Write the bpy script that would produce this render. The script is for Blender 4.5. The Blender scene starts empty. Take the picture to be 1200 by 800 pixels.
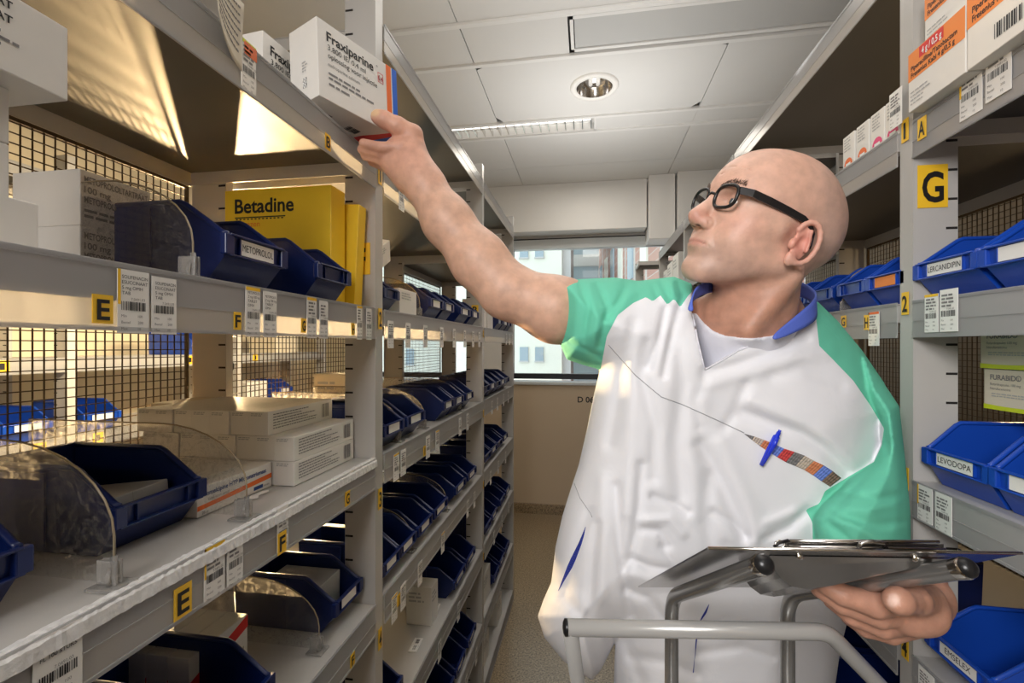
import bpy, bmesh, math, random
import numpy as np
from mathutils import Vector, Matrix, Euler

random.seed(7)
SC = bpy.context.scene
COL = SC.collection

# ------------------------------------------------------------------ camera
F = 540.0                       # focal length in pixels of a 1200 wide frame
HZ = 405.0                      # pixel row of the horizon
CAMZ = 1.5
TH = math.atan(89.0 / F)        # the camera looks a little left of the aisle
CS, SN = math.cos(TH), math.sin(TH)
cam_d = bpy.data.cameras.new('camera')
cam_d.sensor_width = 36.0
cam_d.lens = F / 1200.0 * 36.0
cam_d.shift_y = (HZ - 400.0) / 1200.0
cam_d.clip_start = 0.02
cam = bpy.data.objects.new('camera', cam_d)
COL.objects.link(cam)
cam.location = (0, 0, CAMZ)
cam.rotation_euler = (math.pi / 2, 0, TH)
SC.camera = cam

# ------------------------------------------------------------------ world, exposure, large lights
SC.view_settings.view_transform = 'Standard'
SC.view_settings.look = 'None'
SC.view_settings.exposure = 0.0
SC.view_settings.gamma = 1.0
SC.view_settings.use_curve_mapping = False
W = bpy.data.worlds.new('world'); SC.world = W
W.use_nodes = True
wn = W.node_tree.nodes; wl = W.node_tree.links
bg = wn['Background']
bg.inputs[0].default_value = (0.86, 0.94, 1.0, 1)
bg.inputs[1].default_value = 2.2

def area(name, loc, target, size, power, color=(1, 1, 1), size_y=None, spread=None):
    d = bpy.data.lights.new(name, 'AREA')
    d.energy = power; d.color = color
    d.shape = 'RECTANGLE'; d.size = size; d.size_y = size_y or size
    if spread: d.spread = spread
    o = bpy.data.objects.new(name, d)
    o.location = loc
    v = Vector(target) - Vector(loc)
    o.rotation_euler = v.to_track_quat('-Z', 'Y').to_euler()
    COL.objects.link(o)
    return o
# photographer's soft flash behind and above the camera, room lights over both aisles
area('soft_flash', (-0.38, -0.75, 2.05), (0.40, 0.8, 1.40), 0.6, 10, (1.0, 0.98, 0.97), spread=math.radians(110))
area('ceiling_light_near', (0.15, -0.5, 2.90), (0.15, -0.5, 0), 0.5, 2.5, (1.0, 0.97, 0.92), 0.9)
area('ceiling_light_mid', (0.05, 1.7, 2.90), (0.05, 1.7, 0), 0.25, 3.5, (1.0, 0.95, 0.87), 0.8)
area('ceiling_light_far', (0.0, 3.4, 2.90), (0.0, 3.4, 0), 0.4, 6.5, (1.0, 0.93, 0.82), 0.4)
# added upward fill lights, unseen, that brighten the ceiling
area('ceiling_fill', (0.1, 0.9, 2.25), (0.1, 0.95, 2.95), 0.9, 12, (1.0, 0.985, 0.96), spread=math.radians(135))
area('ceiling_fill_far', (0.05, 2.7, 2.1), (0.05, 2.75, 2.95), 0.8, 5, (1.0, 0.985, 0.96), spread=math.radians(135))
WARM = (1.0, 0.70, 0.36)
area('warm_lamp_rear_aisle', (-1.86, 2.1, 1.40), (-0.5, 0.7, 1.45), 0.05, 17, WARM, spread=math.radians(38))
area('warm_lamp_rear_middle', (-1.86, 3.3, 1.45), (-0.5, 1.6, 1.4), 0.10, 3, WARM, spread=math.radians(60))
area('warm_wash_rear_aisle', (-1.08, 1.3, 1.95), (-2.2, 1.3, 1.35), 3.0, 42, (1.0, 0.80, 0.50), 0.12, spread=math.radians(120))  # added unseen light that brightens the racks behind the left mesh
area('warm_lamp_right_aisle', (1.55, 1.6, 1.75), (0.8, 0.9, 1.45), 0.12, 5.0, WARM)

# ------------------------------------------------------------------ pixel helpers (used only to take positions from the photo)
def ratio(px):
    return math.tan(math.atan((px - 600.0) / F) - TH)
def Yat(px, X):
    return X / ratio(px)
def P(px, py, d):
    r = (px - 600.0) / F * d
    return Vector((r * CS - d * SN, r * SN + d * CS, CAMZ - (py - HZ) / F * d))

# ------------------------------------------------------------------ materials
MATS = {}
def mat(name, col, rough=0.5, metal=0.0, noise=0.0, nscale=20.0, bump=0.0, bscale=200.0, spec=0.5,
        trans=0.0, ior=1.45, sss=0.0, emit=None, estr=0.0, coat=0.0, aniso=None):
    m = bpy.data.materials.new(name); m.use_nodes = True
    nt = m.node_tree; b = nt.nodes['Principled BSDF']
    b.inputs['Base Color'].default_value = (*col, 1)
    b.inputs['Roughness'].default_value = rough
    b.inputs['Metallic'].default_value = metal
    b.inputs['Specular IOR Level'].default_value = spec
    b.inputs['IOR'].default_value = ior
    b.inputs['Transmission Weight'].default_value = trans
    b.inputs['Coat Weight'].default_value = coat
    if sss:
        b.inputs['Subsurface Weight'].default_value = sss
        b.inputs['Subsurface Radius'].default_value = (0.012, 0.005, 0.003)
        b.inputs['Subsurface Scale'].default_value = 0.6
    if emit:
        b.inputs['Emission Color'].default_value = (*emit, 1)
        b.inputs['Emission Strength'].default_value = estr
    tc = nt.nodes.new('ShaderNodeTexCoord')
    if noise > 0:
        n = nt.nodes.new('ShaderNodeTexNoise'); n.inputs['Scale'].default_value = nscale
        n.inputs['Detail'].default_value = 5
        nt.links.new(tc.outputs['Object'], n.inputs['Vector'])
        mx = nt.nodes.new('ShaderNodeMix'); mx.data_type = 'RGBA'
        mx.inputs[6].default_value = tuple(c * (1 - noise) for c in col) + (1,)
        mx.inputs[7].default_value = tuple(min(1, c * (1 + noise)) for c in col) + (1,)
        nt.links.new(n.outputs['Fac'], mx.inputs[0])
        nt.links.new(mx.outputs[2], b.inputs['Base Color'])
    if bump > 0:
        n2 = nt.nodes.new('ShaderNodeTexNoise'); n2.inputs['Scale'].default_value = bscale
        n2.inputs['Detail'].default_value = 3
        nt.links.new(tc.outputs['Object'], n2.inputs['Vector'])
        bp = nt.nodes.new('ShaderNodeBump'); bp.inputs['Strength'].default_value = bump
        bp.inputs['Distance'].default_value = 0.002
        nt.links.new(n2.outputs['Fac'], bp.inputs['Height'])
        nt.links.new(bp.outputs['Normal'], b.inputs['Normal'])
    MATS[name] = m
    return m

mat('grey_steel', (0.50, 0.48, 0.455), 0.32, 0.0, 0.05, 6, 0.05, 120)
mat('shaded_steel', (0.17, 0.158, 0.14), 0.5, 0.6, 0.10, 5)  # darker steel for shelf undersides, shade put into the colour
mat('dark_slot', (0.015, 0.013, 0.012), 0.8)
mat('tape', (0.80, 0.79, 0.78), 0.3, 0, 0.25, 150, 0.3, 300)
mat('wire', (0.10, 0.065, 0.035), 0.45, 0.6)
mat('white_card', (0.86, 0.84, 0.80), 0.45, 0, 0.02, 40)
mat('cream_paper', (0.70, 0.64, 0.52), 0.6, 0, 0.04, 40)
mat('white_carton', (0.80, 0.77, 0.72), 0.5, 0, 0.03, 25, 0.03, 300)
mat('cream_carton', (0.74, 0.66, 0.52), 0.5, 0, 0.03, 25)
mat('grey_carton', (0.42, 0.43, 0.44), 0.35, 0, 0.03, 25)
mat('kraft_carton', (0.30, 0.17, 0.08), 0.7, 0, 0.08, 25)
mat('black_ink', (0.012, 0.011, 0.012), 0.5)
mat('grey_ink', (0.22, 0.21, 0.21), 0.5)
mat('light_ink', (0.45, 0.44, 0.43), 0.5)
mat('white_ink', (0.9, 0.9, 0.88), 0.5)
mat('blue_ink', (0.03, 0.07, 0.25), 0.5)
mat('yellow', (0.93, 0.62, 0.03), 0.4, 0, 0.04, 30)
mat('yellow_tag', (0.93, 0.56, 0.03), 0.4, 0, 0.03, 60)
mat('lime', (0.62, 0.72, 0.02), 0.4)
mat('orange', (0.90, 0.27, 0.05), 0.45)
mat('deep_orange', (0.85, 0.16, 0.02), 0.45)
mat('red', (0.72, 0.035, 0.03), 0.45)
mat('dark_red', (0.35, 0.02, 0.03), 0.45)
mat('pink', (0.80, 0.06, 0.20), 0.45)
mat('carton_blue', (0.02, 0.13, 0.62), 0.4)
mat('bin_blue', (0.0035, 0.014, 0.095), 0.35, 0, 0.05, 15, 0.05, 400, coat=0.15)  # bin plastic with the shade of dim shelves put into its colour
mat('bin_bright', (0.008, 0.062, 0.42), 0.35, 0, 0.05, 15, 0.05, 400, coat=0.15)  # same bin plastic, lighter copy for the well-lit bins
mat('ceiling_tile', (0.72, 0.71, 0.69), 0.75, 0, 0.02, 8)
mat('ceiling_rib', (0.80, 0.79, 0.77), 0.5)
mat('gap_dark', (0.40, 0.39, 0.38), 0.8)
mat('wall_white', (0.80, 0.79, 0.77), 0.6, 0, 0.02, 5)
mat('wall_grey', (0.52, 0.51, 0.50), 0.6)
mat('wall_beige', (0.64, 0.52, 0.38), 0.5, 0, 0.02, 5)
mat('wall_brown', (0.24, 0.18, 0.12), 0.7, 0, 0.05, 5)
mat('wall_cream', (0.80, 0.70, 0.52), 0.6, 0, 0.02, 5)
mat('frame_black', (0.02, 0.022, 0.026), 0.35)
mat('frame_light', (0.66, 0.70, 0.72), 0.3)
mat('stainless', (0.46, 0.45, 0.44), 0.22, 1.0, 0.06, 60, 0.05, 250)
mat('tube_steel', (0.36, 0.355, 0.345), 0.24, 0.75, 0.03, 15)
mat('tube_grey', (0.46, 0.455, 0.44), 0.25, 0.25, 0.03, 15)
mat('black_rubber', (0.012, 0.012, 0.013), 0.3)
mat('chrome', (0.72, 0.70, 0.68), 0.12, 1.0)
mat('black_plastic', (0.012, 0.011, 0.012), 0.32)
mat('lamp_white', (0.9, 0.88, 0.82), 0.4, emit=(1.0, 0.96, 0.88), estr=2.5)
mat('warm_bulb', (1, 0.8, 0.5), 0.4, emit=(1.0, 0.82, 0.5), estr=30.0)
mat('house_pale', (0.80, 0.80, 0.70), 0.8, 0, 0.03, 3)
mat('house_glass', (0.34, 0.42, 0.47), 0.15)
mat('house_concrete', (0.55, 0.55, 0.54), 0.8)
mat('paint_black', (0.03, 0.03, 0.03), 0.5)
mat('pen_blue', (0.01, 0.035, 0.62), 0.2, coat=0.4)
mat('shoe', (0.75, 0.75, 0.76), 0.5)

def node_mat(name):
    m = bpy.data.materials.new(name); m.use_nodes = True
    MATS[name] = m
    return m, m.node_tree, m.node_tree.nodes['Principled BSDF']

# floor: speckled vinyl
m, nt, b = node_mat('floor_speckle')
tc = nt.nodes.new('ShaderNodeTexCoord')
n = nt.nodes.new('ShaderNodeTexNoise'); n.inputs['Scale'].default_value = 110; n.inputs['Detail'].default_value = 6
n.inputs['Roughness'].default_value = 0.8
nt.links.new(tc.outputs['Object'], n.inputs['Vector'])
r = nt.nodes.new('ShaderNodeValToRGB')
r.color_ramp.elements[0].position = 0.36; r.color_ramp.elements[0].color = (0.07, 0.045, 0.025, 1)
r.color_ramp.elements[1].position = 0.62; r.color_ramp.elements[1].color = (0.50, 0.38, 0.24, 1)
e = r.color_ramp.elements.new(0.48); e.color = (0.27, 0.20, 0.12, 1)
nt.links.new(n.outputs['Fac'], r.inputs[0]); nt.links.new(r.outputs[0], b.inputs['Base Color'])
b.inputs['Roughness'].default_value = 0.28

# brick
m, nt, b = node_mat('brick')
tc = nt.nodes.new('ShaderNodeTexCoord')
mp = nt.nodes.new('ShaderNodeMapping'); mp.inputs['Rotation'].default_value = (math.pi / 2, 0, math.pi / 2)
br = nt.nodes.new('ShaderNodeTexBrick'); br.inputs['Scale'].default_value = 2.2
br.inputs['Color1'].default_value = (0.42, 0.21, 0.17, 1); br.inputs['Color2'].default_value = (0.5, 0.30, 0.24, 1)
br.inputs['Mortar'].default_value = (0.55, 0.50, 0.46, 1)
nt.links.new(tc.outputs['Object'], mp.inputs['Vector']); nt.links.new(mp.outputs[0], br.inputs['Vector'])
nt.links.new(br.outputs[0], b.inputs['Base Color']); b.inputs['Roughness'].default_value = 0.9

# translucent ticket rail plastic
m, nt, b = node_mat('rail_plastic')
out = nt.nodes['Material Output']
tr = nt.nodes.new('ShaderNodeBsdfTranslucent'); tr.inputs[0].default_value = (0.92, 0.91, 0.90, 1)
tp = nt.nodes.new('ShaderNodeBsdfTransparent'); tp.inputs[0].default_value = (0.9, 0.9, 0.9, 1)
b.inputs['Base Color'].default_value = (0.56, 0.555, 0.56, 1); b.inputs['Roughness'].default_value = 0.18
m1 = nt.nodes.new('ShaderNodeMixShader'); m1.inputs[0].default_value = 0.55
m2 = nt.nodes.new('ShaderNodeMixShader'); m2.inputs[0].default_value = 0.12
nt.links.new(b.outputs[0], m1.inputs[1]); nt.links.new(tr.outputs[0], m1.inputs[2])
nt.links.new(m1.outputs[0], m2.inputs[1]); nt.links.new(tp.outputs[0], m2.inputs[2])
nt.links.new(m2.outputs[0], out.inputs[0])

# scratched clear acrylic: mostly clear, scratches scatter
m, nt, b = node_mat('acrylic')
out = nt.nodes['Material Output']
tp = nt.nodes.new('ShaderNodeBsdfTransparent'); tp.inputs[0].default_value = (0.93, 0.93, 0.93, 1)
gl = nt.nodes.new('ShaderNodeBsdfGlossy'); gl.inputs['Roughness'].default_value = 0.05
gl.inputs[0].default_value = (0.9, 0.9, 0.9, 1)
tl = nt.nodes.new('ShaderNodeBsdfTranslucent'); tl.inputs[0].default_value = (0.95, 0.9, 0.8, 1)
lw = nt.nodes.new('ShaderNodeLayerWeight'); pw = nt.nodes.new('ShaderNodeMath'); pw.operation = 'POWER'; pw.inputs[1].default_value = 4.0
fr = nt.nodes.new('ShaderNodeMath'); fr.operation = 'MULTIPLY_ADD'; fr.inputs[1].default_value = .4; fr.inputs[2].default_value = .03
nt.links.new(lw.outputs['Facing'], pw.inputs[0]); nt.links.new(pw.outputs[0], fr.inputs[0])
tc = nt.nodes.new('ShaderNodeTexCoord')
v = nt.nodes.new('ShaderNodeTexNoise'); v.inputs['Scale'].default_value = 60; v.inputs['Detail'].default_value = 8
v.inputs['Roughness'].default_value = 0.75; v.inputs['Distortion'].default_value = 3.0
nt.links.new(tc.outputs['Object'], v.inputs['Vector'])
rp = nt.nodes.new('ShaderNodeValToRGB')
rp.color_ramp.elements[0].position = 0.50; rp.color_ramp.elements[0].color = (0.02, 0.02, 0.02, 1)
rp.color_ramp.elements[1].position = 0.66; rp.color_ramp.elements[1].color = (0.26, 0.26, 0.26, 1)
nt.links.new(v.outputs['Fac'], rp.inputs[0])
s1 = nt.nodes.new('ShaderNodeMixShader'); s2 = nt.nodes.new('ShaderNodeMixShader')
nt.links.new(rp.outputs[0], s1.inputs[0]); nt.links.new(tp.outputs[0], s1.inputs[1]); nt.links.new(tl.outputs[0], s1.inputs[2])
nt.links.new(fr.outputs[0], s2.inputs[0]); nt.links.new(s1.outputs[0], s2.inputs[1]); nt.links.new(gl.outputs[0], s2.inputs[2])
nt.links.new(s2.outputs[0], out.inputs[0])

# clear plastic / glass with cheap transparency
def clear_mat(name, tint, fres=.04, gloss=0.03):
    m, nt, b = node_mat(name)
    out = nt.nodes['Material Output']
    tp = nt.nodes.new('ShaderNodeBsdfTransparent'); tp.inputs[0].default_value = (*tint, 1)
    gl = nt.nodes.new('ShaderNodeBsdfGlossy'); gl.inputs['Roughness'].default_value = gloss
    lw = nt.nodes.new('ShaderNodeLayerWeight'); lw.inputs[0].default_value = .5
    pw = nt.nodes.new('ShaderNodeMath'); pw.operation = 'POWER'; pw.inputs[1].default_value = 4.0
    fr = nt.nodes.new('ShaderNodeMath'); fr.operation = 'MULTIPLY_ADD'; fr.inputs[1].default_value = .5; fr.inputs[2].default_value = fres
    nt.links.new(lw.outputs['Facing'], pw.inputs[0]); nt.links.new(pw.outputs[0], fr.inputs[0])
    s2 = nt.nodes.new('ShaderNodeMixShader')
    nt.links.new(fr.outputs[0], s2.inputs[0]); nt.links.new(tp.outputs[0], s2.inputs[1]); nt.links.new(gl.outputs[0], s2.inputs[2])
    nt.links.new(s2.outputs[0], out.inputs[0])
clear_mat('window_glass', (0.93, 0.97, 0.97))
clear_mat('lens_glass', (0.98, 0.98, 0.98), .03)
mat('clear_clip', (0.75, 0.73, 0.70), 0.12, 0, trans=0.75, ior=1.35)
mat('acrylic_edge', (0.45, 0.36, 0.24), 0.2, 0, trans=0.3)

# ------------------------------------------------------------------ mesh building
class MB:
    def __init__(s):
        s.v = []; s.f = []; s.m = []; s.sm = []; s.mats = []
    def mi(s, name):
        if name not in s.mats: s.mats.append(name)
        return s.mats.index(name)
    def add(s, verts, faces, m, smooth=False, M=None):
        o = len(s.v); k = s.mi(m)
        if M is not None: verts = [M @ Vector(v) for v in verts]
        s.v += [tuple(v) for v in verts]
        for f in faces:
            s.f.append(tuple(i + o for i in f)); s.m.append(k); s.sm.append(smooth)
        return s
    def box(s, x0, x1, y0, y1, z0, z1, m, M=None, ch=0.0):
        if ch <= 0:
            vs = [(x0,y0,z0),(x1,y0,z0),(x1,y1,z0),(x0,y1,z0),(x0,y0,z1),(x1,y0,z1),(x1,y1,z1),(x0,y1,z1)]
            fs = [(0,3,2,1),(4,5,6,7),(0,1,5,4),(1,2,6,5),(2,3,7,6),(3,0,4,7)]
            return s.add(vs, fs, m, False, M)
        bm = bmesh.new()
        r = bmesh.ops.create_cube(bm, size=1.0)
        for v in bm.verts:
            v.co = Vector(((x0+x1)/2 + v.co.x*(x1-x0), (y0+y1)/2 + v.co.y*(y1-y0), (z0+z1)/2 + v.co.z*(z1-z0)))
        bmesh.ops.bevel(bm, geom=list(bm.edges), offset=ch, segments=2, profile=0.5, affect='EDGES')
        bm.verts.index_update()
        vs = [v.co.copy() for v in bm.verts]; fs = [[v.index for v in f.verts] for f in bm.faces]
        bm.free()
        return s.add(vs, fs, m, False, M)
    def extrude(s, poly, axis, a, b, m, M=None, smooth=False):
        # poly: list of 2D points; extruded along axis 'x','y','z' from a to b
        def pt(p, t):
            if axis == 'x': return (t, p[0], p[1])
            if axis == 'y': return (p[0], t, p[1])
            return (p[0], p[1], t)
        n = len(poly)
        vs = [pt(p, a) for p in poly] + [pt(p, b) for p in poly]
        fs = [tuple(range(n))[::-1], tuple(range(n, 2*n))]
        for i in range(n):
            j = (i+1) % n
            fs.append((i, j, n+j, n+i))
        return s.add(vs, fs, m, smooth, M)
    def tube(s, pts, r, m, seg=8, closed=False, M=None, cap=True, rs=None):
        pts = [Vector(p) for p in pts]; n = len(pts)
        vs = []; fs = []
        up = Vector((0,0,1))
        prev = None
        for i, p in enumerate(pts):
            if closed: t = pts[(i+1) % n] - pts[i-1]
            else: t = (pts[min(i+1, n-1)] - pts[max(i-1, 0)])
            t.normalize()
            if prev is None:
                a = t.cross(up)
                if a.length < 1e-3: a = t.cross(Vector((1,0,0)))
                a.normalize()
            else:
                a = prev - t * prev.dot(t); a.normalize()
            prev = a
            b = t.cross(a)
            rr = rs[i] if rs else r
            for k in range(seg):
                an = 2*math.pi*k/seg
                vs.append(p + (a*math.cos(an) + b*math.sin(an))*rr)
        rng = n if closed else n-1
        for i in range(rng):
            j = (i+1) % n
            for k in range(seg):
                l = (k+1) % seg
                fs.append((i*seg+k, i*seg+l, j*seg+l, j*seg+k))
        if cap and not closed:
            fs.append(tuple(range(seg))[::-1]); fs.append(tuple(range((n-1)*seg, n*seg)))
        return s.add(vs, fs, m, seg > 5, M)
    def lathe(s, prof, m, seg=24, M=None):
        vs = []; fs = []
        n = len(prof)
        for (r, z) in prof:
            for k in range(seg):
                a = 2*math.pi*k/seg
                vs.append((r*math.cos(a), r*math.sin(a), z))
        for i in range(n-1):
            for k in range(seg):
                l = (k+1) % seg
                fs.append((i*seg+k, i*seg+l, (i+1)*seg+l, (i+1)*seg+k))
        return s.add(vs, fs, m, True, M)
    def mesh(s, name):
        me = bpy.data.meshes.new(name)
        me.from_pydata(s.v, [], s.f)
        for mn in s.mats: me.materials.append(MATS[mn])
        me.polygons.foreach_set('material_index', s.m)
        me.polygons.foreach_set('use_smooth', s.sm)
        me.update()
        return me
    def build(s, name, parent=None, loc=None, rot=None):
        o = bpy.data.objects.new(name, s.mesh(name))
        COL.objects.link(o)
        if parent: o.parent = parent
        if loc: o.location = loc
        if rot: o.rotation_euler = rot
        return o

def tag(o, label, cat, group=None):
    o['label'] = label; o['category'] = cat
    if group: o['group'] = group
    return o
def thing(name, label, cat, loc=(0,0,0), rotz=0.0, group=None):
    o = bpy.data.objects.new(name, None); COL.objects.link(o)
    o.empty_display_size = 0.05
    o.location = loc; o.rotation_euler = (0, 0, rotz)
    return tag(o, label, cat, group)
def struct(name, mb, parent=None):
    o = mb.build(name, parent)
    if parent is None: o['kind'] = 'structure'
    return o
def dup(root, loc, rotz, label, group=None):
    r = root.copy(); COL.objects.link(r)
    r.location = loc; r.rotation_euler = (root.rotation_euler.x, root.rotation_euler.y, rotz)
    r['label'] = label
    if group: r['group'] = group
    for ch in list(root.children):
        c = ch.copy(); COL.objects.link(c); c.parent = r
        for g in list(ch.children):
            d = g.copy(); COL.objects.link(d); d.parent = c
    return r

# text geometry, cached; returned with cap height 1
_txt = {}
def text_geo(s, bold=False):
    k = (s, bold)
    if k in _txt: return _txt[k]
    cu = bpy.data.curves.new('lettering', 'FONT')
    cu.body = s; cu.size = 1.0; cu.resolution_u = 3
    if bold: cu.offset = 0.022
    o = bpy.data.objects.new('lettering', cu); COL.objects.link(o)
    dg = bpy.context.evaluated_depsgraph_get()
    me = bpy.data.meshes.new_from_object(o.evaluated_get(dg))
    vs = [(v.co.x, v.co.y) for v in me.vertices]; fs = [tuple(p.vertices) for p in me.polygons]
    COL.objects.unlink(o); bpy.data.objects.remove(o); bpy.data.curves.remove(cu); bpy.data.meshes.remove(me)
    if not vs: vs = [(0,0)]
    cap = 0.73
    x0 = min(v[0] for v in vs); x1 = max(v[0] for v in vs)
    vs = [((x-x0)/cap, y/cap) for x, y in vs]
    _txt[k] = (vs, fs, (x1-x0)/cap)
    return _txt[k]

class Face:
    """A flat frame (origin, U, V) onto which print is laid, a hair above the surface."""
    def __init__(s, mb, O, U, V, M=None):
        s.mb = mb; s.O = Vector(O); s.U = Vector(U).normalized(); s.V = Vector(V).normalized()
        s.N = s.U.cross(s.V); s.M = M; s.lay = 0.0003
    def p(s, u, v, h): return s.O + s.U*u + s.V*v + s.N*h
    def rect(s, u0, v0, u1, v1, m, lay=1):
        h = s.lay*lay
        s.mb.add([s.p(u0,v0,h), s.p(u1,v0,h), s.p(u1,v1,h), s.p(u0,v1,h)], [(0,1,2,3)], m, False, s.M)
    def poly(s, pts, m, lay=1):
        s.mb.add([s.p(u,v,s.lay*lay) for u,v in pts], [tuple(range(len(pts)))], m, False, s.M)
    def text(s, u, v, h, st, m='black_ink', bold=False, maxw=None, lay=2, center=False, rot=0.0):
        vs, fs, w = text_geo(st, bold)
        sx = h
        if maxw and w*h > maxw: sx = maxw / w
        off = -w*sx/2 if center else 0
        c, q = math.cos(rot), math.sin(rot)
        s.mb.add([s.p(u + (x*sx+off)*c - y*h*q, v + (x*sx+off)*q + y*h*c, s.lay*lay) for x, y in vs], fs, m, False, s.M)
    def lines(s, u, v, w, n, h, m='light_ink', gap=2.0, seed=1):
        rg = random.Random(seed)
        for i in range(n):
            vv = v - i*h*gap; x = u; end = u + w*rg.uniform(0.6, 1.0)
            while x < end:
                l = h*rg.uniform(1.5, 5); l = min(l, end-x)
                s.rect(x, vv, x+l, vv+h, m, 2); x += l + h*0.7
    def barcode(s, u, v, w, h, m='black_ink', n=18, seed=3):
        rg = random.Random(seed); x = u; st = w/n
        for i in range(n):
            ww = st*rg.choice((0.3, 0.5, 0.7))
            s.rect(x, v, x+ww, v+h, m, 2); x += st

def wframe(mb, w, d, h, side, M=None):
    if side == 'front': return Face(mb, (-w/2,0,0), (1,0,0), (0,0,1), M)
    if side == 'left':  return Face(mb, (-w/2,d,0), (0,-1,0), (0,0,1), M)
    if side == 'right': return Face(mb, (w/2,0,0), (0,1,0), (0,0,1), M)
    if side == 'bottom': return Face(mb, (-w/2,d,0), (1,0,0), (0,-1,0), M)
    return Face(mb, (-w/2,0,h), (1,0,0), (0,1,0), M)

# ------------------------------------------------------------------ shelf levels and rack planes
XL, XR = -0.435, 0.557
S = [2.19, 1.886, 1.576, 1.266, 0.964, 0.654, 0.345, 0.07]      # shelf tops, top to bottom
DEPTH = 0.435
CEIL = 2.94

# ------------------------------------------------------------------ room shell
mb = MB(); mb.box(-2.75, 2.0, -1.6, 4.6, -0.05, 0.0, 'floor_speckle'); struct('floor', mb)
mb = MB(); mb.box(-2.75, 2.0, -1.6, 4.45, CEIL+0.10, CEIL+0.12, 'gap_dark')
ycuts = [-1.6, -1.0, -0.4, 0.2, 0.5, 1.1, 1.7, 2.0, 2.30, 2.93, 3.13, 3.70, 4.13]
xcuts = [-2.75, -1.81, -0.575, 0.66, 1.9]
for i in range(len(ycuts)-1):
    for j in range(len(xcuts)-1):
        y0, y1, x0, x1 = ycuts[i], ycuts[i+1], xcuts[j], xcuts[j+1]
        if abs(y0-2.0) < .01 and j in (2, 3):      # grille opening
            if j == 2: mb.box(x0+.004, -0.09, y0+.004, y1-.004, CEIL, CEIL+.02, 'ceiling_tile')
            else: mb.box(1.16, x1, y0+.004, y1-.004, CEIL, CEIL+.02, 'ceiling_tile')
            continue
        if abs(y0-2.93) < .01 and j in (1, 2):
            if j == 1: mb.box(x0, -0.95, y0+.004, y1-.004, CEIL, CEIL+.02, 'ceiling_tile')
            else: mb.box(0.05, x1, y0+.004, y1-.004, CEIL, CEIL+.02, 'ceiling_tile')
            continue
        if i == 8 and j == 2:                      # tile with the round hole of the downlight
            cx, cy, vs, fs = .035, 2.60, [], []
            for k in range(48):
                a = 2*math.pi*k/48; c, q = math.cos(a), math.sin(a)
                tx = ((x1-.002-cx)/c if c > 0 else (x0+.002-cx)/c) if abs(c) > 1e-6 else 9
                ty = ((y1-.002-cy)/q if q > 0 else (y0+.002-cy)/q) if abs(q) > 1e-6 else 9
                t = min(tx, ty)
                vs += [(cx+.1*c, cy+.1*q, CEIL), (cx+t*c, cy+t*q, CEIL)]
            for k in range(48):
                l = (k+1) % 48; fs.append((2*k, 2*l, 2*l+1, 2*k+1))
            mb.add(vs, fs, 'ceiling_tile'); continue
        mb.box(x0+.002, x1-.002, y0+.002, y1-.002, CEIL, CEIL+.02, 'ceiling_tile')
for y in (0.2, 0.5, 2.0, 2.30, 2.93, 3.13):
    mb.box(-2.7, 1.9, y-.012, y+.012, CEIL-.012, CEIL+.004, 'ceiling_rib')
struct('ceiling', mb)
# far wall: parapet with the window above, bulkhead over it
mb = MB()
mb.box(-2.75, 2.0, 4.12, 4.34, 0.0, 1.175, 'wall_beige')
mb.box(-2.75, 2.0, 4.30, 4.45, 2.50, 2.95, 'wall_grey')
mb.box(-2.75, -2.3, 4.12, 4.45, 1.17, 2.6, 'wall_cream')
mb.box(-1.00, -0.72, 4.20, 4.45, 1.17, 2.52, 'wall_white')
struct('wall_back', mb)
mb = MB(); mb.box(-2.75, 0.50, 4.10, 4.32, 2.52, CEIL, 'wall_white', None, .004)
mb.box(0.51, 0.72, 4.02, 4.32, 2.40, CEIL, 'wall_white', None, .004)
mb.box(0.735, 2.0, 3.98, 4.32, 2.40, CEIL, 'wall_white', None, .004)
struct('trim_1', mb)
mb = MB(); mb.box(-2.8, -2.7, -1.6, 4.45, 0, 2.96, 'wall_cream'); struct('wall_left', mb)
mb = MB(); mb.box(1.9, 2.0, -1.6, 4.45, 0, 2.96, 'wall_brown'); struct('wall_right', mb)
mb = MB(); mb.box(-2.8, 2.0, -1.7, -1.6, 0, 2.96, 'wall_white'); struct('wall_front', mb)
mb = MB(); mb.box(-2.7, 1.9, 4.095, 4.12, 0, 0.085, 'floor_speckle'); struct('baseboard_back', mb)
# windows
def window(name, x0, x1, z0, z1, y=4.33):
    mb = MB()
    t = 0.045
    mb.box(x0, x0+t, y-.04, y+.04, z0, z1, 'frame_black', None, .003)
    mb.box(x1-t, x1, y-.04, y+.04, z0, z1, 'frame_black', None, .003)
    mb.box(x0+t, x1-t, y-.04, y+.04, z0, z0+.05, 'frame_black', None, .003)
    mb.box(x0+t, x1-t, y-.04, y+.04, z1-.012, z1, 'frame_black', None, .003)
    mb.box(x0+t, x1-t, y-.05, y+.03, z1-.10, z1-.012, 'frame_light', None, .003)
    o = struct(name, mb)
    g = MB(); g.box(x0+t, x1-t, y-.004, y+.004, z0+.05, z1-.08, 'window_glass')
    g.build('pane', o)
    k = MB(); k.box(x0, x1, 4.10, y-.04, z0-.04, z0-.012, 'frame_light', None, .004)
    k.build('sill', o)
window('window_1', -0.74, 1.7, 1.19, 2.50)
window('window_2', -2.28, -1.0, 1.19, 2.50)

# D 06 painted on the wall
mb = MB(); fc = Face(mb, (-0.04, 4.12, 1.0), (1,0,0), (0,0,1)); fc.text(0, 0, 0.052, 'D 06', 'paint_black', True, lay=3)
o = mb.build('wall_lettering')
tag(o, 'black lettering D 06 on the beige wall panel below the window', 'sign')
o.location = (-0.05, 0, 0.0)

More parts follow.
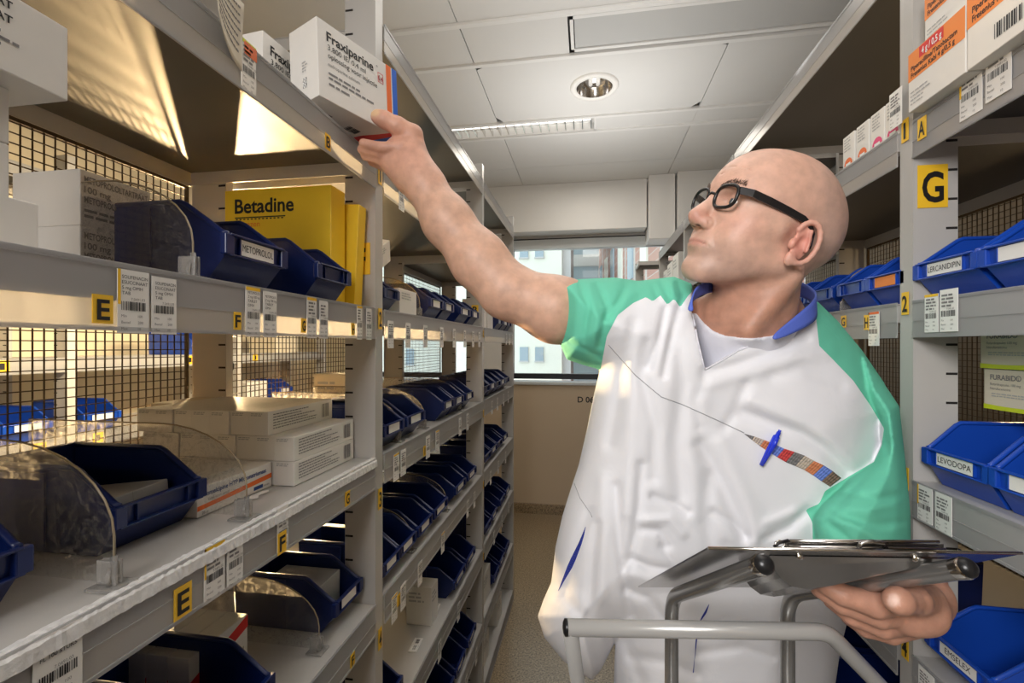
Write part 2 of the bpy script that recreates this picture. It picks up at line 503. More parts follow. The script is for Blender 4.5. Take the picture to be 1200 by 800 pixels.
# things outside the window
def house():
    t = thing('office_building', 'pale plastered building with small dark windows seen through the far window', 'building', (0, 0, 0))
    mb = MB(); mb.box(-9, -0.78, 14.0, 19, -6, 9, 'house_pale'); mb.build('wall', t)
    for (x, z, hh) in ((-1.93, 1.04, .42), (-1.46, 1.04, .42), (-2.6, 1.04, .42), (-3.3, 1.04, .42), (-4.4, 1.04, .42), (-1.93, 4.20, .2), (-1.46, 4.20, .2), (-3.3, 3.9, .5), (-5.6, 2.4, .5), (-5.6, .9, .5)):
        m2 = MB(); m2.box(x-.13, x+.13, 13.95, 14.01, z, z+hh, 'house_glass'); m2.box(x-.15, x+.15, 13.93, 14.0, z-.04, z, 'house_concrete')
        m2.build('window', t)
    m3 = MB(); m3.box(-.78, -.52, 14.2, 17, -6, 9, 'house_concrete'); m3.build('corner_column', t)
    t2 = thing('glass_building', 'glazed link building between the pale and the brick building outside', 'building', (0, 0, 0))
    mb = MB(); mb.box(-0.9, 0.6, 20.6, 22, -6, 9.0, 'house_glass')
    mb.build('glazing', t2)
    mb = MB()
    for z in (-4, -1.5, 1, 3.4, 5.0, 6.6): mb.box(-0.9, 0.6, 20.45, 20.6, z, z+.5, 'house_concrete')
    mb.build('floor_band', t2)
    t3 = thing('brick_building', 'red brick building receding at the right of the far window', 'building', (0, 0, 0))
    mb = MB(); mb.extrude([(0.45, 20), (1.45, 8.0), (8, 8.0), (8, 20)], 'z', -6, 9, 'brick'); mb.build('wall', t3)
    d = (Vector((1.45, 8.0, 0)) - Vector((0.45, 20, 0))).normalized(); nn = Vector((-1, .05, 0)).normalized()
    for i in range(6):
        for z in (0.6, 3.2, 5.6):
            c = Vector((0.45, 20, 0)) + d*(1.0+i*1.7)
            m2 = MB()
            a = c - d*.35; b2 = c + d*.35
            m2.add([a+nn*.04+Vector((0,0,z)), b2+nn*.04+Vector((0,0,z)), b2+nn*.04+Vector((0,0,z+1.5)), a+nn*.04+Vector((0,0,z+1.5)),
                    a-nn*.04+Vector((0,0,z)), b2-nn*.04+Vector((0,0,z)), b2-nn*.04+Vector((0,0,z+1.5)), a-nn*.04+Vector((0,0,z+1.5))],
                   [(0,1,2,3),(4,7,6,5),(0,4,5,1),(1,5,6,2),(2,6,7,3),(3,7,4,0)], 'house_pale' if i % 2 else 'house_glass')
            m2.build('window', t3)
house()
mb = MB(); mb.box(-30, 30, 4.7, 40, -6.2, -6.0, 'house_concrete'); struct('trim_2', mb)

# ------------------------------------------------------------------ ceiling fittings
def louvre():
    t = thing('louvre_light', 'long white louvred fluorescent ceiling light above the left shelves', 'ceiling light', (-0.45, 3.03, CEIL))
    mb = MB(); w = .5; y = .085
    mb.box(-w, w, -y, -y+.008, -.004, .05, 'ceiling_rib'); mb.box(-w, w, y-.008, y, -.004, .05, 'ceiling_rib')
    mb.box(-w, -w+.01, -y, y, -.004, .05, 'ceiling_rib'); mb.box(w-.01, w, -y, y, -.004, .05, 'ceiling_rib')
    mb.box(-w, w, -y, y, .045, .05, 'ceiling_rib')
    mb.build('housing', t)
    for i in range(18):
        m2 = MB(); x = -w + .03 + i*(2*w-.06)/17
        m2.box(x-.003, x+.003, -y+.008, y-.008, 0, .035, 'chrome'); m2.build('louvre', t)
    m3 = MB(); m3.tube([(-w+.03, 0, .033), (w-.03, 0, .033)], .009, 'lamp_white', 10); m3.build('tube_lamp', t)
louvre()
def downlight():
    t = thing('downlight', 'round recessed downlight with white ring and metal reflector', 'ceiling light', (0.035, 2.60, CEIL))
    mb = MB(); mb.lathe([(.098, -.002), (.10, -.012), (.128, -.012), (.134, -.002), (.134, 0.0)], 'white_card', 40); mb.build('ring', t)
    mb = MB(); mb.lathe([(.098, -.01), (.085, .035), (.06, .07), (.0001, .075)], 'chrome', 40); mb.build('reflector', t)
    for dx in (-.02, .02):
        mb = MB(); mb.tube([(dx, -.05, .04), (dx, .05, .04)], .012, 'white_card', 12); mb.build('lamp', t)
# hole cover is opened by lowering the fitting slightly below the tiles
downlight()
for o in [o for o in COL.objects if o.name.startswith('downlight')]: o.location.z = CEIL - 0.0
def grille():
    t = thing('air_grille', 'long perforated grey air grille set in the ceiling strip', 'vent', (0.53, 2.15, CEIL))
    mb = MB(); w = .61; y = .125
    mb.box(-w, w, -y, -y+.02, -.004, .03, 'ceiling_rib'); mb.box(-w, w, y-.02, y, -.004, .03, 'ceiling_rib')
    mb.box(-w, -w+.015, -y, y, -.004, .03, 'ceiling_rib'); mb.box(w-.015, w, -y, y, -.004, .03, 'ceiling_rib')
    mb.box(-w, w, -y, y, .03, .035, 'gap_dark')
    mb.build('frame', t)
    m2 = MB(); m2.box(-w+.02, w-.02, -y+.024, y-.024, .002, .01, 'perforated'); m2.build('perforated_panel', t)
m, nt, b = node_mat('perforated')
tc = nt.nodes.new('ShaderNodeTexCoord'); v = nt.nodes.new('ShaderNodeTexVoronoi'); v.inputs['Scale'].default_value = 220
v.inputs['Randomness'].default_value = 0.1
rp = nt.nodes.new('ShaderNodeValToRGB'); rp.color_ramp.elements[0].position = .25; rp.color_ramp.elements[0].color = (.2,.2,.2,1)
rp.color_ramp.elements[1].position = .35; rp.color_ramp.elements[1].color = (.52,.52,.51,1)
nt.links.new(tc.outputs['Object'], v.inputs['Vector']); nt.links.new(v.outputs['Distance'], rp.inputs[0]); nt.links.new(rp.outputs[0], b.inputs['Base Color'])
grille()

# ------------------------------------------------------------------ racks
def post(mb, x, y, z0, z1, w, depth_dir, side):
    """Punched upright: a flat panel facing the camera, folded flanges front and back."""
    x0, x1 = sorted((x, x + depth_dir*w))
    mb.box(x0+.0021, x1-.0021, y, y+.002, z0, z1, 'grey_steel')
    f0, f1 = sorted((x, x + depth_dir*.002))
    mb.box(f0, f1, y, y+.034, z0, z1, 'grey_steel')
    g0, g1 = sorted((x+depth_dir*(w-.002), x + depth_dir*w))
    mb.box(g0, g1, y, y+.02, z0, z1, 'grey_steel')
    z = z0 + .05
    sx = x + depth_dir*(w-.018)
    a0, a1 = sorted((sx, sx + depth_dir*.017))
    while z < z1 - .03:
        mb.box(a0, a1, y-.0006, y+.001, z, z+.004, 'dark_slot')
        z += .05
def rack(name, label, X, sgn, y0, y1, levels, ptop, posts, mesh_z=(0.1, 1.85), xdepth=DEPTH, lip=.062, rail=True, group=None, wire_step=.016, tape=None):
    """sgn: direction of depth (-1 for left rack, +1 for right)."""
    t = thing(name, label, 'shelving', (0,0,0), 0, group)
    for i, z in enumerate(levels):
        mb = MB()
        xa, xb = sorted((X, X + sgn*xdepth)); ya, yb = y0+.003, y1-.003
        mb.box(xa+.001, xb-.001, ya, yb, z-.002, z, 'grey_steel')
        mb.box(xa+.002, xb-.002, ya+.002, yb-.002, z-.0035, z-.002, 'shaded_steel')
        f0, f1 = sorted((X, X+sgn*.0018)); mb.box(f0, f1, ya, yb, z-.034, z-.003, 'grey_steel')
        f0, f1 = sorted((X+sgn*.0018, X+sgn*.014)); mb.box(f0, f1, ya, yb, z-.034, z-.032, 'grey_steel')
        f0, f1 = sorted((X+sgn*(xdepth-.002), X+sgn*xdepth)); mb.box(f0, f1, ya, yb, z-.034, z-.003, 'grey_steel')
        mb.box(xa+.002, xb-.002, ya, ya+.002, z-.03, z-.003, 'grey_steel'); mb.box(xa+.002, xb-.002, yb-.002, yb, z-.03, z-.003, 'grey_steel')
        for k in range(3):                     # stiffening fold under the sheet
            pass
        mb.build('shelf', t)
        if rail and i < len(levels):
            r = MB()
            a = X - sgn*.0015
            def rb(d0, d1, za, zb):
                q0, q1 = sorted((a - sgn*d0, a - sgn*d1)); r.box(q0, q1, ya, yb, za, zb, 'rail_plastic')
            rb(0, .0012, z-lip, z+.002)
            rb(.0012, .003, z-lip, z-lip+.004)
            rb(.0012, .0022, z-lip*.55, z-lip*.55+.0015)
            rb(.0012, .0025, z-.003, z+.002)
            r.build('ticket_rail', t)
            if tape == i:
                tp_ = MB(); rg = random.Random(5); y = ya; prev = None; vs = []; fs = []
                n = 240
                for k in range(n+1):
                    y = ya + (yb-ya)*k/n
                    for (dx, dz) in ((-.010, .0012), (-.001, .003), (.0035, -.004), (.0042, -.016)):
                        vs.append((a - sgn*(dx+.0012*rg.random()), y, z + dz + .0014*rg.random()))
                for k in range(n):
                    for c in range(3):
                        b_ = k*4+c; fs.append((b_, b_+4, b_+5, b_+1))
                tp_.add(vs, fs, 'tape'); tp_.build('tape_strip', t)
    for (py_, rear) in posts:
        mb = MB(); post(mb, X, py_, 0.0, ptop, .068, sgn, 0); mb.build('upright', t)
        mb = MB(); post(mb, X + sgn*xdepth, py_, 0.0, ptop, .085, -sgn, 0); mb.build('upright', t)
        mb = MB()
        zz = .25
        xa, xb = sorted((X+sgn*.06, X+sgn*(xdepth-.06)))
        for zz in (.2, 1.2 if ptop > 1.5 else .9, ptop-.12): mb.box(xa, xb, py_+.004, py_+.010, zz-.015, zz+.015, 'grey_steel')
        if False: mb.build('brace', t)
    if mesh_z:
        mb = MB(); xm = X + sgn*(xdepth+.006); h = .0009
        y = y0+.01
        while y < y1:
            mb.box(xm-h, xm+h, y-h, y+h, mesh_z[0], mesh_z[1], 'wire'); y += wire_step
        z = mesh_z[0]
        while z <= mesh_z[1]:
            mb.box(xm-h+.0018, xm+h+.0018, y0+.01, y1-.01, z-h, z+h, 'wire'); z += wire_step
        mb.box(xm-.003, xm+.003, y0+.005, y1-.005, mesh_z[1]-.003, mesh_z[1]+.003, 'wire')
        mb.box(xm-.003, xm+.003, y0+.005, y0+.011, mesh_z[0], mesh_z[1], 'wire'); mb.box(xm-.003, xm+.003, y1-.011, y1-.005, mesh_z[0], mesh_z[1], 'wire')
        mb.build('mesh_panel', t)
    return t
YL = [-0.08, 0.897, 1.873, 2.67]
rack('shelving_rack', 'nearest grey steel shelving bay on the left, lettered F on its upright', XL, -1, YL[0], YL[1], [2.52]+S[1:], 2.58, [(YL[1], 0)], tape=3)
rack('shelving_rack', 'middle grey steel shelving bay on the left side of the aisle', XL, -1, YL[1]+.034, YL[2], S, 2.26, [(YL[2], 0)])
rack('shelving_rack', 'farthest grey steel shelving bay on the left, ending at the window', XL, -1, YL[2]+.034, YL[3], S, 2.26, [(YL[3], 0)])
YR = [-0.08, 0.9025, 1.86, 2.82, 3.78]
SR = [2.235] + S[1:]
rack('shelving_rack', 'nearest grey steel shelving bay on the right, lettered G on its upright', XR, 1, YR[0], YR[1], SR[1:], 2.58, [(YR[1], 0)])
rack('shelving_rack', "grey steel shelving bay on the right, behind the man's head", XR, 1, YR[1]+.034, YR[2], SR, 2.24, [(YR[2], 0)])
rack('shelving_rack', 'third grey steel shelving bay on the right, largely hidden by the man', XR, 1, YR[2]+.034, YR[3], SR, 2.24, [(YR[3], 0)])
rack('shelving_rack', 'farthest grey steel shelving bay on the right, beside the window', XR, 1, YR[3]+.034, YR[4], SR, 2.24, [(YR[4], 0)])
rack('shelving_rack', 'short low steel rack standing in front of the window at right', 0.40, 1, 3.83, 4.07, [2.18]+S[1:], 2.2, [(4.05, 0)], None, .3, .05, False)
# racks of the neighbouring aisle, seen through the mesh
YN = [-0.3, 0.65, 1.6, 2.55, 3.5]
nlab = ['nearest', 'second', 'third', 'farthest']
for i in range(4):
    rack('shelving_rack', f'{nlab[i]} warm-lit shelving bay of the next aisle, seen through the left mesh', -2.15, -1, YN[i]+(.034 if i else 0), YN[i+1],
         [2.2, 1.85, 1.45, 1.12, .78, .45, .1], 2.3, [(YN[i+1], 0)], None, .4, .06, True)

# ================================================================== GOODS ON THE SHELVES
RL, RR = math.pi/2, -math.pi/2        # items facing the aisle from the left / right rack
def carton_mesh(w, d, h, m, prints=None, ch=.0012):
    mb = MB(); mb.box(-w/2, w/2, 0, d, 0, h, m, None, ch)
    if prints:
        for side, fn in prints.items():
            fr = wframe(mb, w, d, h, side)
            fw = d if side in ('left', 'right') else w
            fh = d if side in ('top', 'bottom') else h
            fn(fr, fw, fh)
    return mb
def carton(name, label, w, d, h, m, loc, rz, prints=None, group=None, cat='carton', ch=.0012, rot=None):
    o = carton_mesh(w, d, h, m, prints, ch).build(name)
    o.location = loc; o.rotation_euler = rot or (0, 0, rz)
    return tag(o, label, cat, group)
def copy_obj(o, loc, label, group=None, rz=None):
    c = o.copy(); COL.objects.link(c); c.location = loc; c['label'] = label
    if group: c['group'] = group
    if rz is not None: c.rotation_euler = (o.rotation_euler.x, o.rotation_euler.y, rz)
    return c

# ---- stacking bin
def bin_meshes(w, L, h, col, text=None, tcol='white_card', ink='black_ink'):
    b = MB(); t = .0028
    def side(x0, x1):
        prof = [(.14*L, 0), (.002, .34*h), (0, .58*h), (.03*L, .60*h), (.26*L, .95*h), (.30*L, h), (L, h), (L-.004, 0)]
        b.extrude(prof, 'x', x0, x1, col)
    side(-w/2, -w/2+t); side(w/2-t, w/2)
    # wider rear part of the side walls (outer step) and its rib
    b.extrude([(.48*L, .06*h), (.48*L, .93*h), (.97*L, .93*h), (.97*L, .06*h)], 'x', -w/2-.0022, -w/2, col)
    b.extrude([(.48*L, .06*h), (.48*L, .93*h), (.97*L, .93*h), (.97*L, .06*h)], 'x', w/2, w/2+.0022, col)
    x0, x1 = -w/2+t, w/2-t
    b.box(x0, x1, .14*L, L-t, 0, t, col)                       # floor
    b.extrude([(.14*L, 0), (.002, .34*h), (.002+t, .34*h+t*.5), (.14*L+t, t)], 'x', x0, x1, col)     # slanted underside
    b.extrude([(.002, .34*h), (0, .58*h), (t, .58*h), (t+.001, .34*h)], 'x', x0, x1, col)      # front lip
    b.box(x0, x1, L-t-.002, L-.002, 0, h, col)                 # back
    b.box(x0-.002, x1+.002, -.006, .001, .57*h, .60*h, col, None, .001)   # lip rim
    b.box(-w/2-.001, w/2+.001, -.005, .003, .33*h, .355*h, col, None, .001)
    for s in (-1, 1):                                          # rolled rim along the side tops
        xx = s*(w/2 - t/2)
        b.tube([(xx, 0, .59*h), (xx, .03*L, .61*h), (xx, .26*L, .96*h), (xx, .30*L, 1.0*h), (xx, L-.002, 1.0*h)], .0036, col, 8)
        b.box(s*w/2-.007, s*w/2+.007, -.005, .004, .34*h, .59*h, col, None, .0015)
    b.tube([(-w/2+t, L-.002, h), (w/2-t, L-.002, h)], .0032, col, 8)
    b.box(-w*.14, w*.14, L-.006, L-.004, .8*h, .86*h, col)
    # label frame
    lw, lh = w*.30, .19*h
    for (a, c, e, f) in ((-lw-.002, -lw, .365*h, .365*h+lh+.002), (lw, lw+.002, .365*h, .365*h+lh+.002)):
        b.box(a, c, -.003, .001, e, f, col)
    body = b.mesh('bin_body')
    lab = None
    if text is not None:
        l = MB(); l.box(-lw, lw, -.0022, -.0004, .37*h, .37*h+lh, tcol)
        fr = Face(l, (-lw, -.0022, .37*h), (1,0,0), (0,0,1))
        if text: fr.text(lw, lh*.28, lh*.48, text, ink, False, maxw=lw*1.85, center=True)
        lab = l.mesh('bin_label')
    return body, lab
_bincache = {}
def make_bin(label, w, L, h, col, loc, rz, text=None, tcol='white_card', group=None, name='storage_bin', rot=None):
    k = (w, L, h, col, text, tcol)
    if k not in _bincache: _bincache[k] = bin_meshes(w, L, h, col, text, tcol)
    body, lab = _bincache[k]
    t = thing(name, label, 'storage bin', loc, rz, group)
    if rot: t.rotation_euler = rot
    o = bpy.data.objects.new('bin_body', body); COL.objects.link(o); o.parent = t
    if lab:
        l = bpy.data.objects.new('bin_label', lab); COL.objects.link(l); l.parent = t
        if tcol == 'orange': l['label'] = 'orange label strip'
    return t

# ---- acrylic shelf divider with a clear clip at its foot
def divider_mesh(L, h):
    pts = [(0, .012), (0, .35*h)]
    for i in range(9):
        a = math.pi/2*i/8
        pts.append((.38*L*(1-math.cos(a)), .35*h + .65*h*math.sin(a)))
    pts += [(L, h), (L, .004), (.02, .004)]
    mb = MB(); mb.extrude(pts, 'x', -.0008, .0008, 'acrylic')
    e = MB(); e.tube([(0, y, z) for y, z in pts[:-2]], .0011, 'acrylic_edge', 6)
    c = MB()
    c.box(-.014, .014, -.012, .018, .0, .003, 'clear_clip', None, .001)
    c.box(-.004, -.0015, -.006, .016, .003, .026, 'clear_clip', None, .0008)
    c.box(.0015, .004, -.006, .016, .003, .026, 'clear_clip', None, .0008)
    c.tube([(-.005, 0, .003), (-.007, 0, .012), (-.003, 0, .02)], .0022, 'clear_clip', 8)
    c.tube([(0, -.002, .012), (0, 0, .030)], .003, 'clear_clip', 8)
    return mb.mesh('divider_sheet'), e.mesh('divider_edge'), c.mesh('divider_clip')
_dv = {}
def divider(label, L, h, loc, rz, group=None):
    k = (L, h)
    if k not in _dv: _dv[k] = divider_mesh(L, h)
    t = thing('shelf_divider', label, 'shelf divider', loc, rz, group)
    for n, me in zip(('sheet', 'edge', 'clip'), _dv[k]):
        o = bpy.data.objects.new(n, me); COL.objects.link(o); o.parent = t
    return t

# ---- shelf ticket (paper card with text lines and barcode)
def ticket_mesh(w, h, lines=None, top=None, seed=1, flag=None):
    mb = MB(); mb.box(-w/2, w/2, -.0008, 0, 0, h, 'white_card')
    fr = Face(mb, (-w/2, -.0008, 0), (1,0,0), (0,0,1))
    if top: fr.rect(0, h*.93, w, h, top)
    if flag == 'side': fr.rect(0, h*.45, w*.09, h, 'yellow_tag')
    th = h*.055
    if lines:
        for i, s in enumerate(lines):
            fr.text(w*.12, h*(.86 - i*.085), th, s, 'black_ink', False, maxw=w*.82)
    else:
        fr.lines(w*.12, h*.84, w*.75, 4, th*.8, 'grey_ink', 1.9, seed)
    fr.text(w*.4, h*.52, th*.8, '7.0491.02' if not lines else '7.0491.03', 'grey_ink')
    fr.barcode(w*.1, h*.36, w*.8, h*.14, 'black_ink', 16, seed)
    for i, (a, b) in enumerate((('Min', '100'), ('Bestel', '200'), ('Max', '10'))):
        fr.text(w*.1, h*(.25-i*.1), th*.8, a, 'grey_ink'); fr.text(w*.62, h*(.25-i*.1), th*.8, b, 'grey_ink')
    return mb
_tk = {}
def ticket(label, w, h, loc, rz, lines=None, top=None, flag=None, seed=1, tilt=0, group=None, name='shelf_ticket'):
    k = (w, h, tuple(lines or ()), top, flag, seed)
    if k not in _tk: _tk[k] = ticket_mesh(w, h, lines, top, seed, flag).mesh('ticket')
    o = bpy.data.objects.new(name, _tk[k]); COL.objects.link(o)
    o.location = loc; o.rotation_euler = (0, tilt, rz)
    return tag(o, label, 'shelf ticket', group)
# ---- yellow letter tags
def letter_tag(ch, label, w, h, loc, rz, col='yellow_tag', name='letter_tag'):
    mb = MB(); mb.box(-w/2, w/2, -.0008, 0, 0, h, col, None)
    fr = Face(mb, (-w/2, -.0008, 0), (1,0,0), (0,0,1))
    vs, fs, tw = text_geo(ch, True)
    fr.text(w/2, h*.14, h*.72, ch, 'black_ink', True, maxw=w*.72 if tw*h*.72 > w*.72 else None, center=True)
    o = mb.build(name); o.location = loc; o.rotation_euler = (0, 0, rz)
    return tag(o, label, 'letter tag')

# ================= LEFT RACK, near bay
FX = XL + .0035            # just in front of the ticket rail
def LT(px, z, **k):        # a ticket position on the left rail
    return (FX, Yat(px, FX), z)
# letters on the rails
letter_tag('E', 'yellow letter E tag at the left end of the long rail at mid-height', .018, .026, LT(120, 1.520), RL)
letter_tag('F', 'yellow letter F tag left of a ticket pair on the blown-out bright rail', .012, .022, LT(278, 1.520), RL)
letter_tag('G', 'yellow letter G tag on the bright rail under the dark blue bins', .012, .022, LT(355.5, 1.520), RL)
letter_tag('H', 'yellow letter H tag on the bright rail beside the upright F', .012, .022, LT(413.5, 1.520), RL)
letter_tag('B', 'yellow letter B tag on the highest left rail, below the held carton', .016, .026, LT(384, 1.829), RL)
letter_tag('E', 'yellow letter E tag on the rail below the two near dividers', .022, .034, LT(214, 1.208), RL)
letter_tag('F', 'yellow letter F tag on a tall ticket of the rail below the dividers', .018, .030, (FX+.003, Yat(328, FX), 1.206), RL)
letter_tag('G', 'yellow letter G tag at the right of the rail below the white carton stack', .016, .026, LT(407, 1.210), RL)
letter_tag('F', 'small yellow letter F tag low on the fourth rail near the left upright', .016, .024, LT(413, .905), RL)
# big F on the upright panel, small numbers on its front flange
letter_tag('F', 'large yellow letter F sign on the left upright panel', .046, .066, (XL-.034, YL[1]-.0008, 1.648), 0)
for n_, z, lb in ((1, 1.84, 'yellow number 1 tag high on the front edge of the left upright'), (2, 1.535, 'yellow number 2 tag on the front edge of the left upright beside the bright rail'),
              (3, 1.155, 'yellow number 3 tag on the front edge of the left upright'), (4, .86, 'yellow number 4 tag low on the front edge of the left upright')):
    letter_tag(str(n_), lb, .016, .044, (FX-.002, YL[1]+.018, z), RL)
# tickets
SOL = ['SOLIFENACIN', 'ESUCCINAAT', '5 mg OMH', 'TAB']
MET = ['METOPROLOL', 'Z mg 100 mg', 'TABLET', 'OMH']
ticket('white ticket with yellow side strip, left of the pair beside letter E', .031, .060, LT(156, 1.512), RL, SOL, None, 'side', 2)
ticket('plain white ticket, right of the pair beside letter E', .028, .058, LT(192, 1.512), RL, SOL, None, None, 3)
ticket('white ticket with yellow top, left of the pair after the small letter F', .026, .064, LT(296, 1.512), RL, MET, 'yellow_tag', None, 4)
ticket('plain white ticket, right one of the pair after letter F on the bright rail', .027, .062, LT(316, 1.512), RL, MET, None, None, 5)
ticket('white ticket with yellow top just after letter G on the bright rail', .025, .064, LT(365, 1.512), RL, None, 'yellow_tag', None, 6)
ticket('plain white ticket just after the yellow-topped one beside letter G', .025, .062, LT(379, 1.512), RL, None, None, None, 7)
ticket('white ticket with yellow top beside letter H at the left upright', .020, .064, LT(421, 1.512), RL, None, 'yellow_tag', None, 8)
ticket('plain white ticket at the very end of the bright rail beside the left upright', .022, .062, LT(432, 1.512), RL, None, None, None, 9)
ticket('white ticket with an orange patch hanging on the highest left rail', .026, .066, LT(291, 1.824), RL, None, 'lime', None, 10)
o = [x for x in COL.objects if x.get('label', '').startswith('white ticket with an orange patch')][0]
p = MB(); p.box(-.008, .014, -.0014, -.0009, .048, .064, 'deep_orange'); p.build('orange_sticker', o)
# curled paper sheet on the top rail
mb = MB()
vs = []; fs = []; nU, nV = 12, 10
y0_, y1_ = Yat(240, FX), Yat(282, FX)
def note_pt(u, v, h=0.0):
    # the sheet narrows to a point at its lower left and curls away from the rail at the near side
    zz = (1.845 + .035*(1-u)**1.5) + (.084 - .035*(1-u)**1.5)*v
    return Vector((FX + .002 + h + .016*(1-u)**2*(1-.4*v) + .003*v*v, y0_ + (y1_-y0_)*u, zz))
for i in range(nU+1):
    for j in range(nV+1): vs.append(note_pt(i/nU, j/nV))
for i in range(nU):
    for j in range(nV):
        a = i*(nV+1)+j; fs.append((a, a+nV+1, a+nV+2, a+1))
mb.add(vs, fs, 'cream_paper', True)
rg = random.Random(8)
for r_ in range(7):
    v = .88 - r_*.11; u = .12
    while u < .86:
        l = rg.uniform(.03, .10)
        mb.add([note_pt(u, v, .0006), note_pt(u+l, v, .0006), note_pt(u+l, v+.025, .0006), note_pt(u, v+.025, .0006)], [(0,1,2,3)], 'grey_ink')
        u += l + .025
o = mb.build('paper_note'); md = o.modifiers.new('thickness', 'SOLIDIFY'); md.thickness = .0003; md.offset = -1
tag(o, 'curled cream paper sheet stuck on the highest left rail', 'paper note')
LR3 = 1.207
ticket('white ticket at the lower left corner of the picture on the rail below the bins', .036, .062, LT(68, 1.204), RL, ['OXAZEPAM', 'TABLET 10 mg', 'FL 100 STUKS'], None, None, 11)
ticket('yellow-edged white ticket, left of the pair right of letter E below the dividers', .030, .064, LT(251, 1.204), RL, None, 'yellow_tag', 'side', 12)
ticket('plain white ticket, right of the pair right of letter E below the dividers', .026, .064, LT(275, 1.204), RL, None, None, None, 13)
ticket('tall white ticket carrying the letter F on the rail below the dividers', .024, .066, LT(331, 1.204), RL, None, None, None, 14)
# tape strips on the rail top (worn transparent tape)
# ---- top-left white stack
def p_soli(fr, w, h):
    fr.text(w*.05, h*.80, h*.10, 'SOLIFENACINESUCCINAAT', 'black_ink', True, maxw=w*.9)
    fr.text(w*.05, h*.62, h*.10, 'SOLIFENACINESUCCINAAT', 'black_ink', True, maxw=w*.9)
    fr.lines(w*.1, h*.46, w*.7, 4, h*.035, 'grey_ink', 2.3, 5)
YY = .326
a = carton('medicine_carton', 'white medicine carton jutting out at the top left edge of the picture', .15, .12, .062, 'white_carton', (-.437, YY-.075, 1.708), RL, {'front': p_soli, 'left': p_soli})
b0 = carton('medicine_carton', 'white medicine carton third from the bottom in the stack at the left picture edge', .15, .12, .044, 'white_carton', (-.462, .302-.075, 1.663), RL, {'front': p_soli})
copy_obj(b0, (-.462, .302-.075, 1.6185), 'white medicine carton second from the bottom in the stack at the left picture edge')
copy_obj(b0, (-.462, .322-.075, 1.5765), 'white medicine carton lowest in the stack at the left picture edge')
def p_meto(fr, w, h):
    fr.text(w*.05, h*.78, h*.12, 'METOPROLOLTARTRAAT', 'grey_ink', True, maxw=w*.9)
    fr.text(w*.05, h*.60, h*.12, '100 mg', 'grey_ink', True)
    fr.text(w*.05, h*.42, h*.12, 'METOPROLOLTARTRAAT', 'grey_ink', True, maxw=w*.9)
    fr.lines(w*.05, h*.26, w*.5, 2, h*.05, 'grey_ink', 2.0, 6)
b1 = carton('medicine_carton', 'pale carton standing deep behind the biggest dark blue bin, upper of two', .09, .10, .068, 'white_carton', (-.60, .505, 1.6445), RL, {'front': p_meto})
copy_obj(b1, (-.60, .505, 1.5765), 'pale carton standing deep behind the biggest dark blue bin, lower of two')
# ---- bins shelf 2
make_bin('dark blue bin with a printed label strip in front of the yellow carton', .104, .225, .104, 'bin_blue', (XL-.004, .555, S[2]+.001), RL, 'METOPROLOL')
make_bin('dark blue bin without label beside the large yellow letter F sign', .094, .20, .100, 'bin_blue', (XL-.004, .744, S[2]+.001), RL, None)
for k, (dy, dx) in enumerate(((-.018, .05), (0.0, .055), (.018, .05))):
    carton('small_medicine_box', ['small white box standing in the largest left bin, nearest of three', 'small white box standing in the largest left bin, middle of three', 'small white box standing in the largest left bin, farthest of three'][k],
           .014, .05, .062 + .003*k, 'white_carton' if k != 1 else 'grey_carton', (XL-.05, .552+dy*1.6, S[2]+.006), RL, {'front': lambda f, w, h: f.lines(w*.2, h*.8, w*.6, 4, h*.04)}, cat='medicine box')
carton('small_medicine_box', 'small white box inside the unlabelled bin beside the left upright', .03, .05, .058, 'white_carton', (XL-.05, .75, S[2]+.006), RL, None, cat='medicine box')
# ---- yellow cartons, facing the camera
def p_beta(fr, w, h):
    fr.text(w*.10, h*.80, h*.125, 'Betadine', 'black_ink', True, maxw=w*.56)
    fr.rect(w*.10, h*.755, w*.58, h*.765, 'black_ink')
    fr.text(w*.10, h*.68, h*.05, 'Tulgazen', 'deep_orange', False)
    for i in range(13):
        fr.rect(w*(.11+i*.036), h*.74, w*(.13+i*.036), h*.75, 'black_ink', 2)
carton('yellow_carton', 'large yellow carton with bold black lettering standing behind the dark blue bins', .225, .050, .225, 'yellow', (-.475-.1125, .797, S[2]+.001), 0, {'front': p_beta})
carton('yellow_carton', 'plain yellow carton leaning behind the lettered yellow one', .19, .03, .205, 'yellow', (-.46-.095, .856, S[2]+.006), 0, None, rot=(0, math.radians(3), 0))
# ---- Fraxiparine
def p_frax(fr, w, h):
    fr.text(w*.10, h*.765, h*.125, 'Fraxiparine', 'black_ink', True, maxw=w*.60)
    fr.text(w*.705, h*.86, h*.03, '®', 'black_ink')
    fr.text(w*.11, h*.655, h*.072, '3.800 IE/ 0,4 ml', 'black_ink', False)
    fr.text(w*.11, h*.555, h*.072, 'oplossing voor injectie', 'black_ink', False, maxw=w*.60)
    fr.text(w*.11, h*.45, h*.045, 'nadroparine calcium', 'grey_ink')
    fr.lines(w*.11, h*.34, w*.55, 2, h*.028, 'grey_ink', 2.1, 8)
    fr.lines(w*.11, h*.20, w*.30, 1, h*.03, 'grey_ink', 2.1, 9)
    x0, x1, y0, y1 = w*.725, w*.80, h*.66, h*.80
    for (a, b, c, d) in ((x0, y0, x1, y0+.001), (x0, y1-.001, x1, y1), (x0, y0, x0+.001, y1), (x1-.001, y0, x1, y1)):
        fr.rect(a, b, c, d, 'red', 2)
    fr.text(w*.7325, h*.69, h*.075, '0,4', 'dark_red', True, maxw=w*.06)
    fr.rect(w*.845, 0, w*.915, h, 'deep_orange'); fr.rect(w*.93, 0, w, h, 'carton_blue')
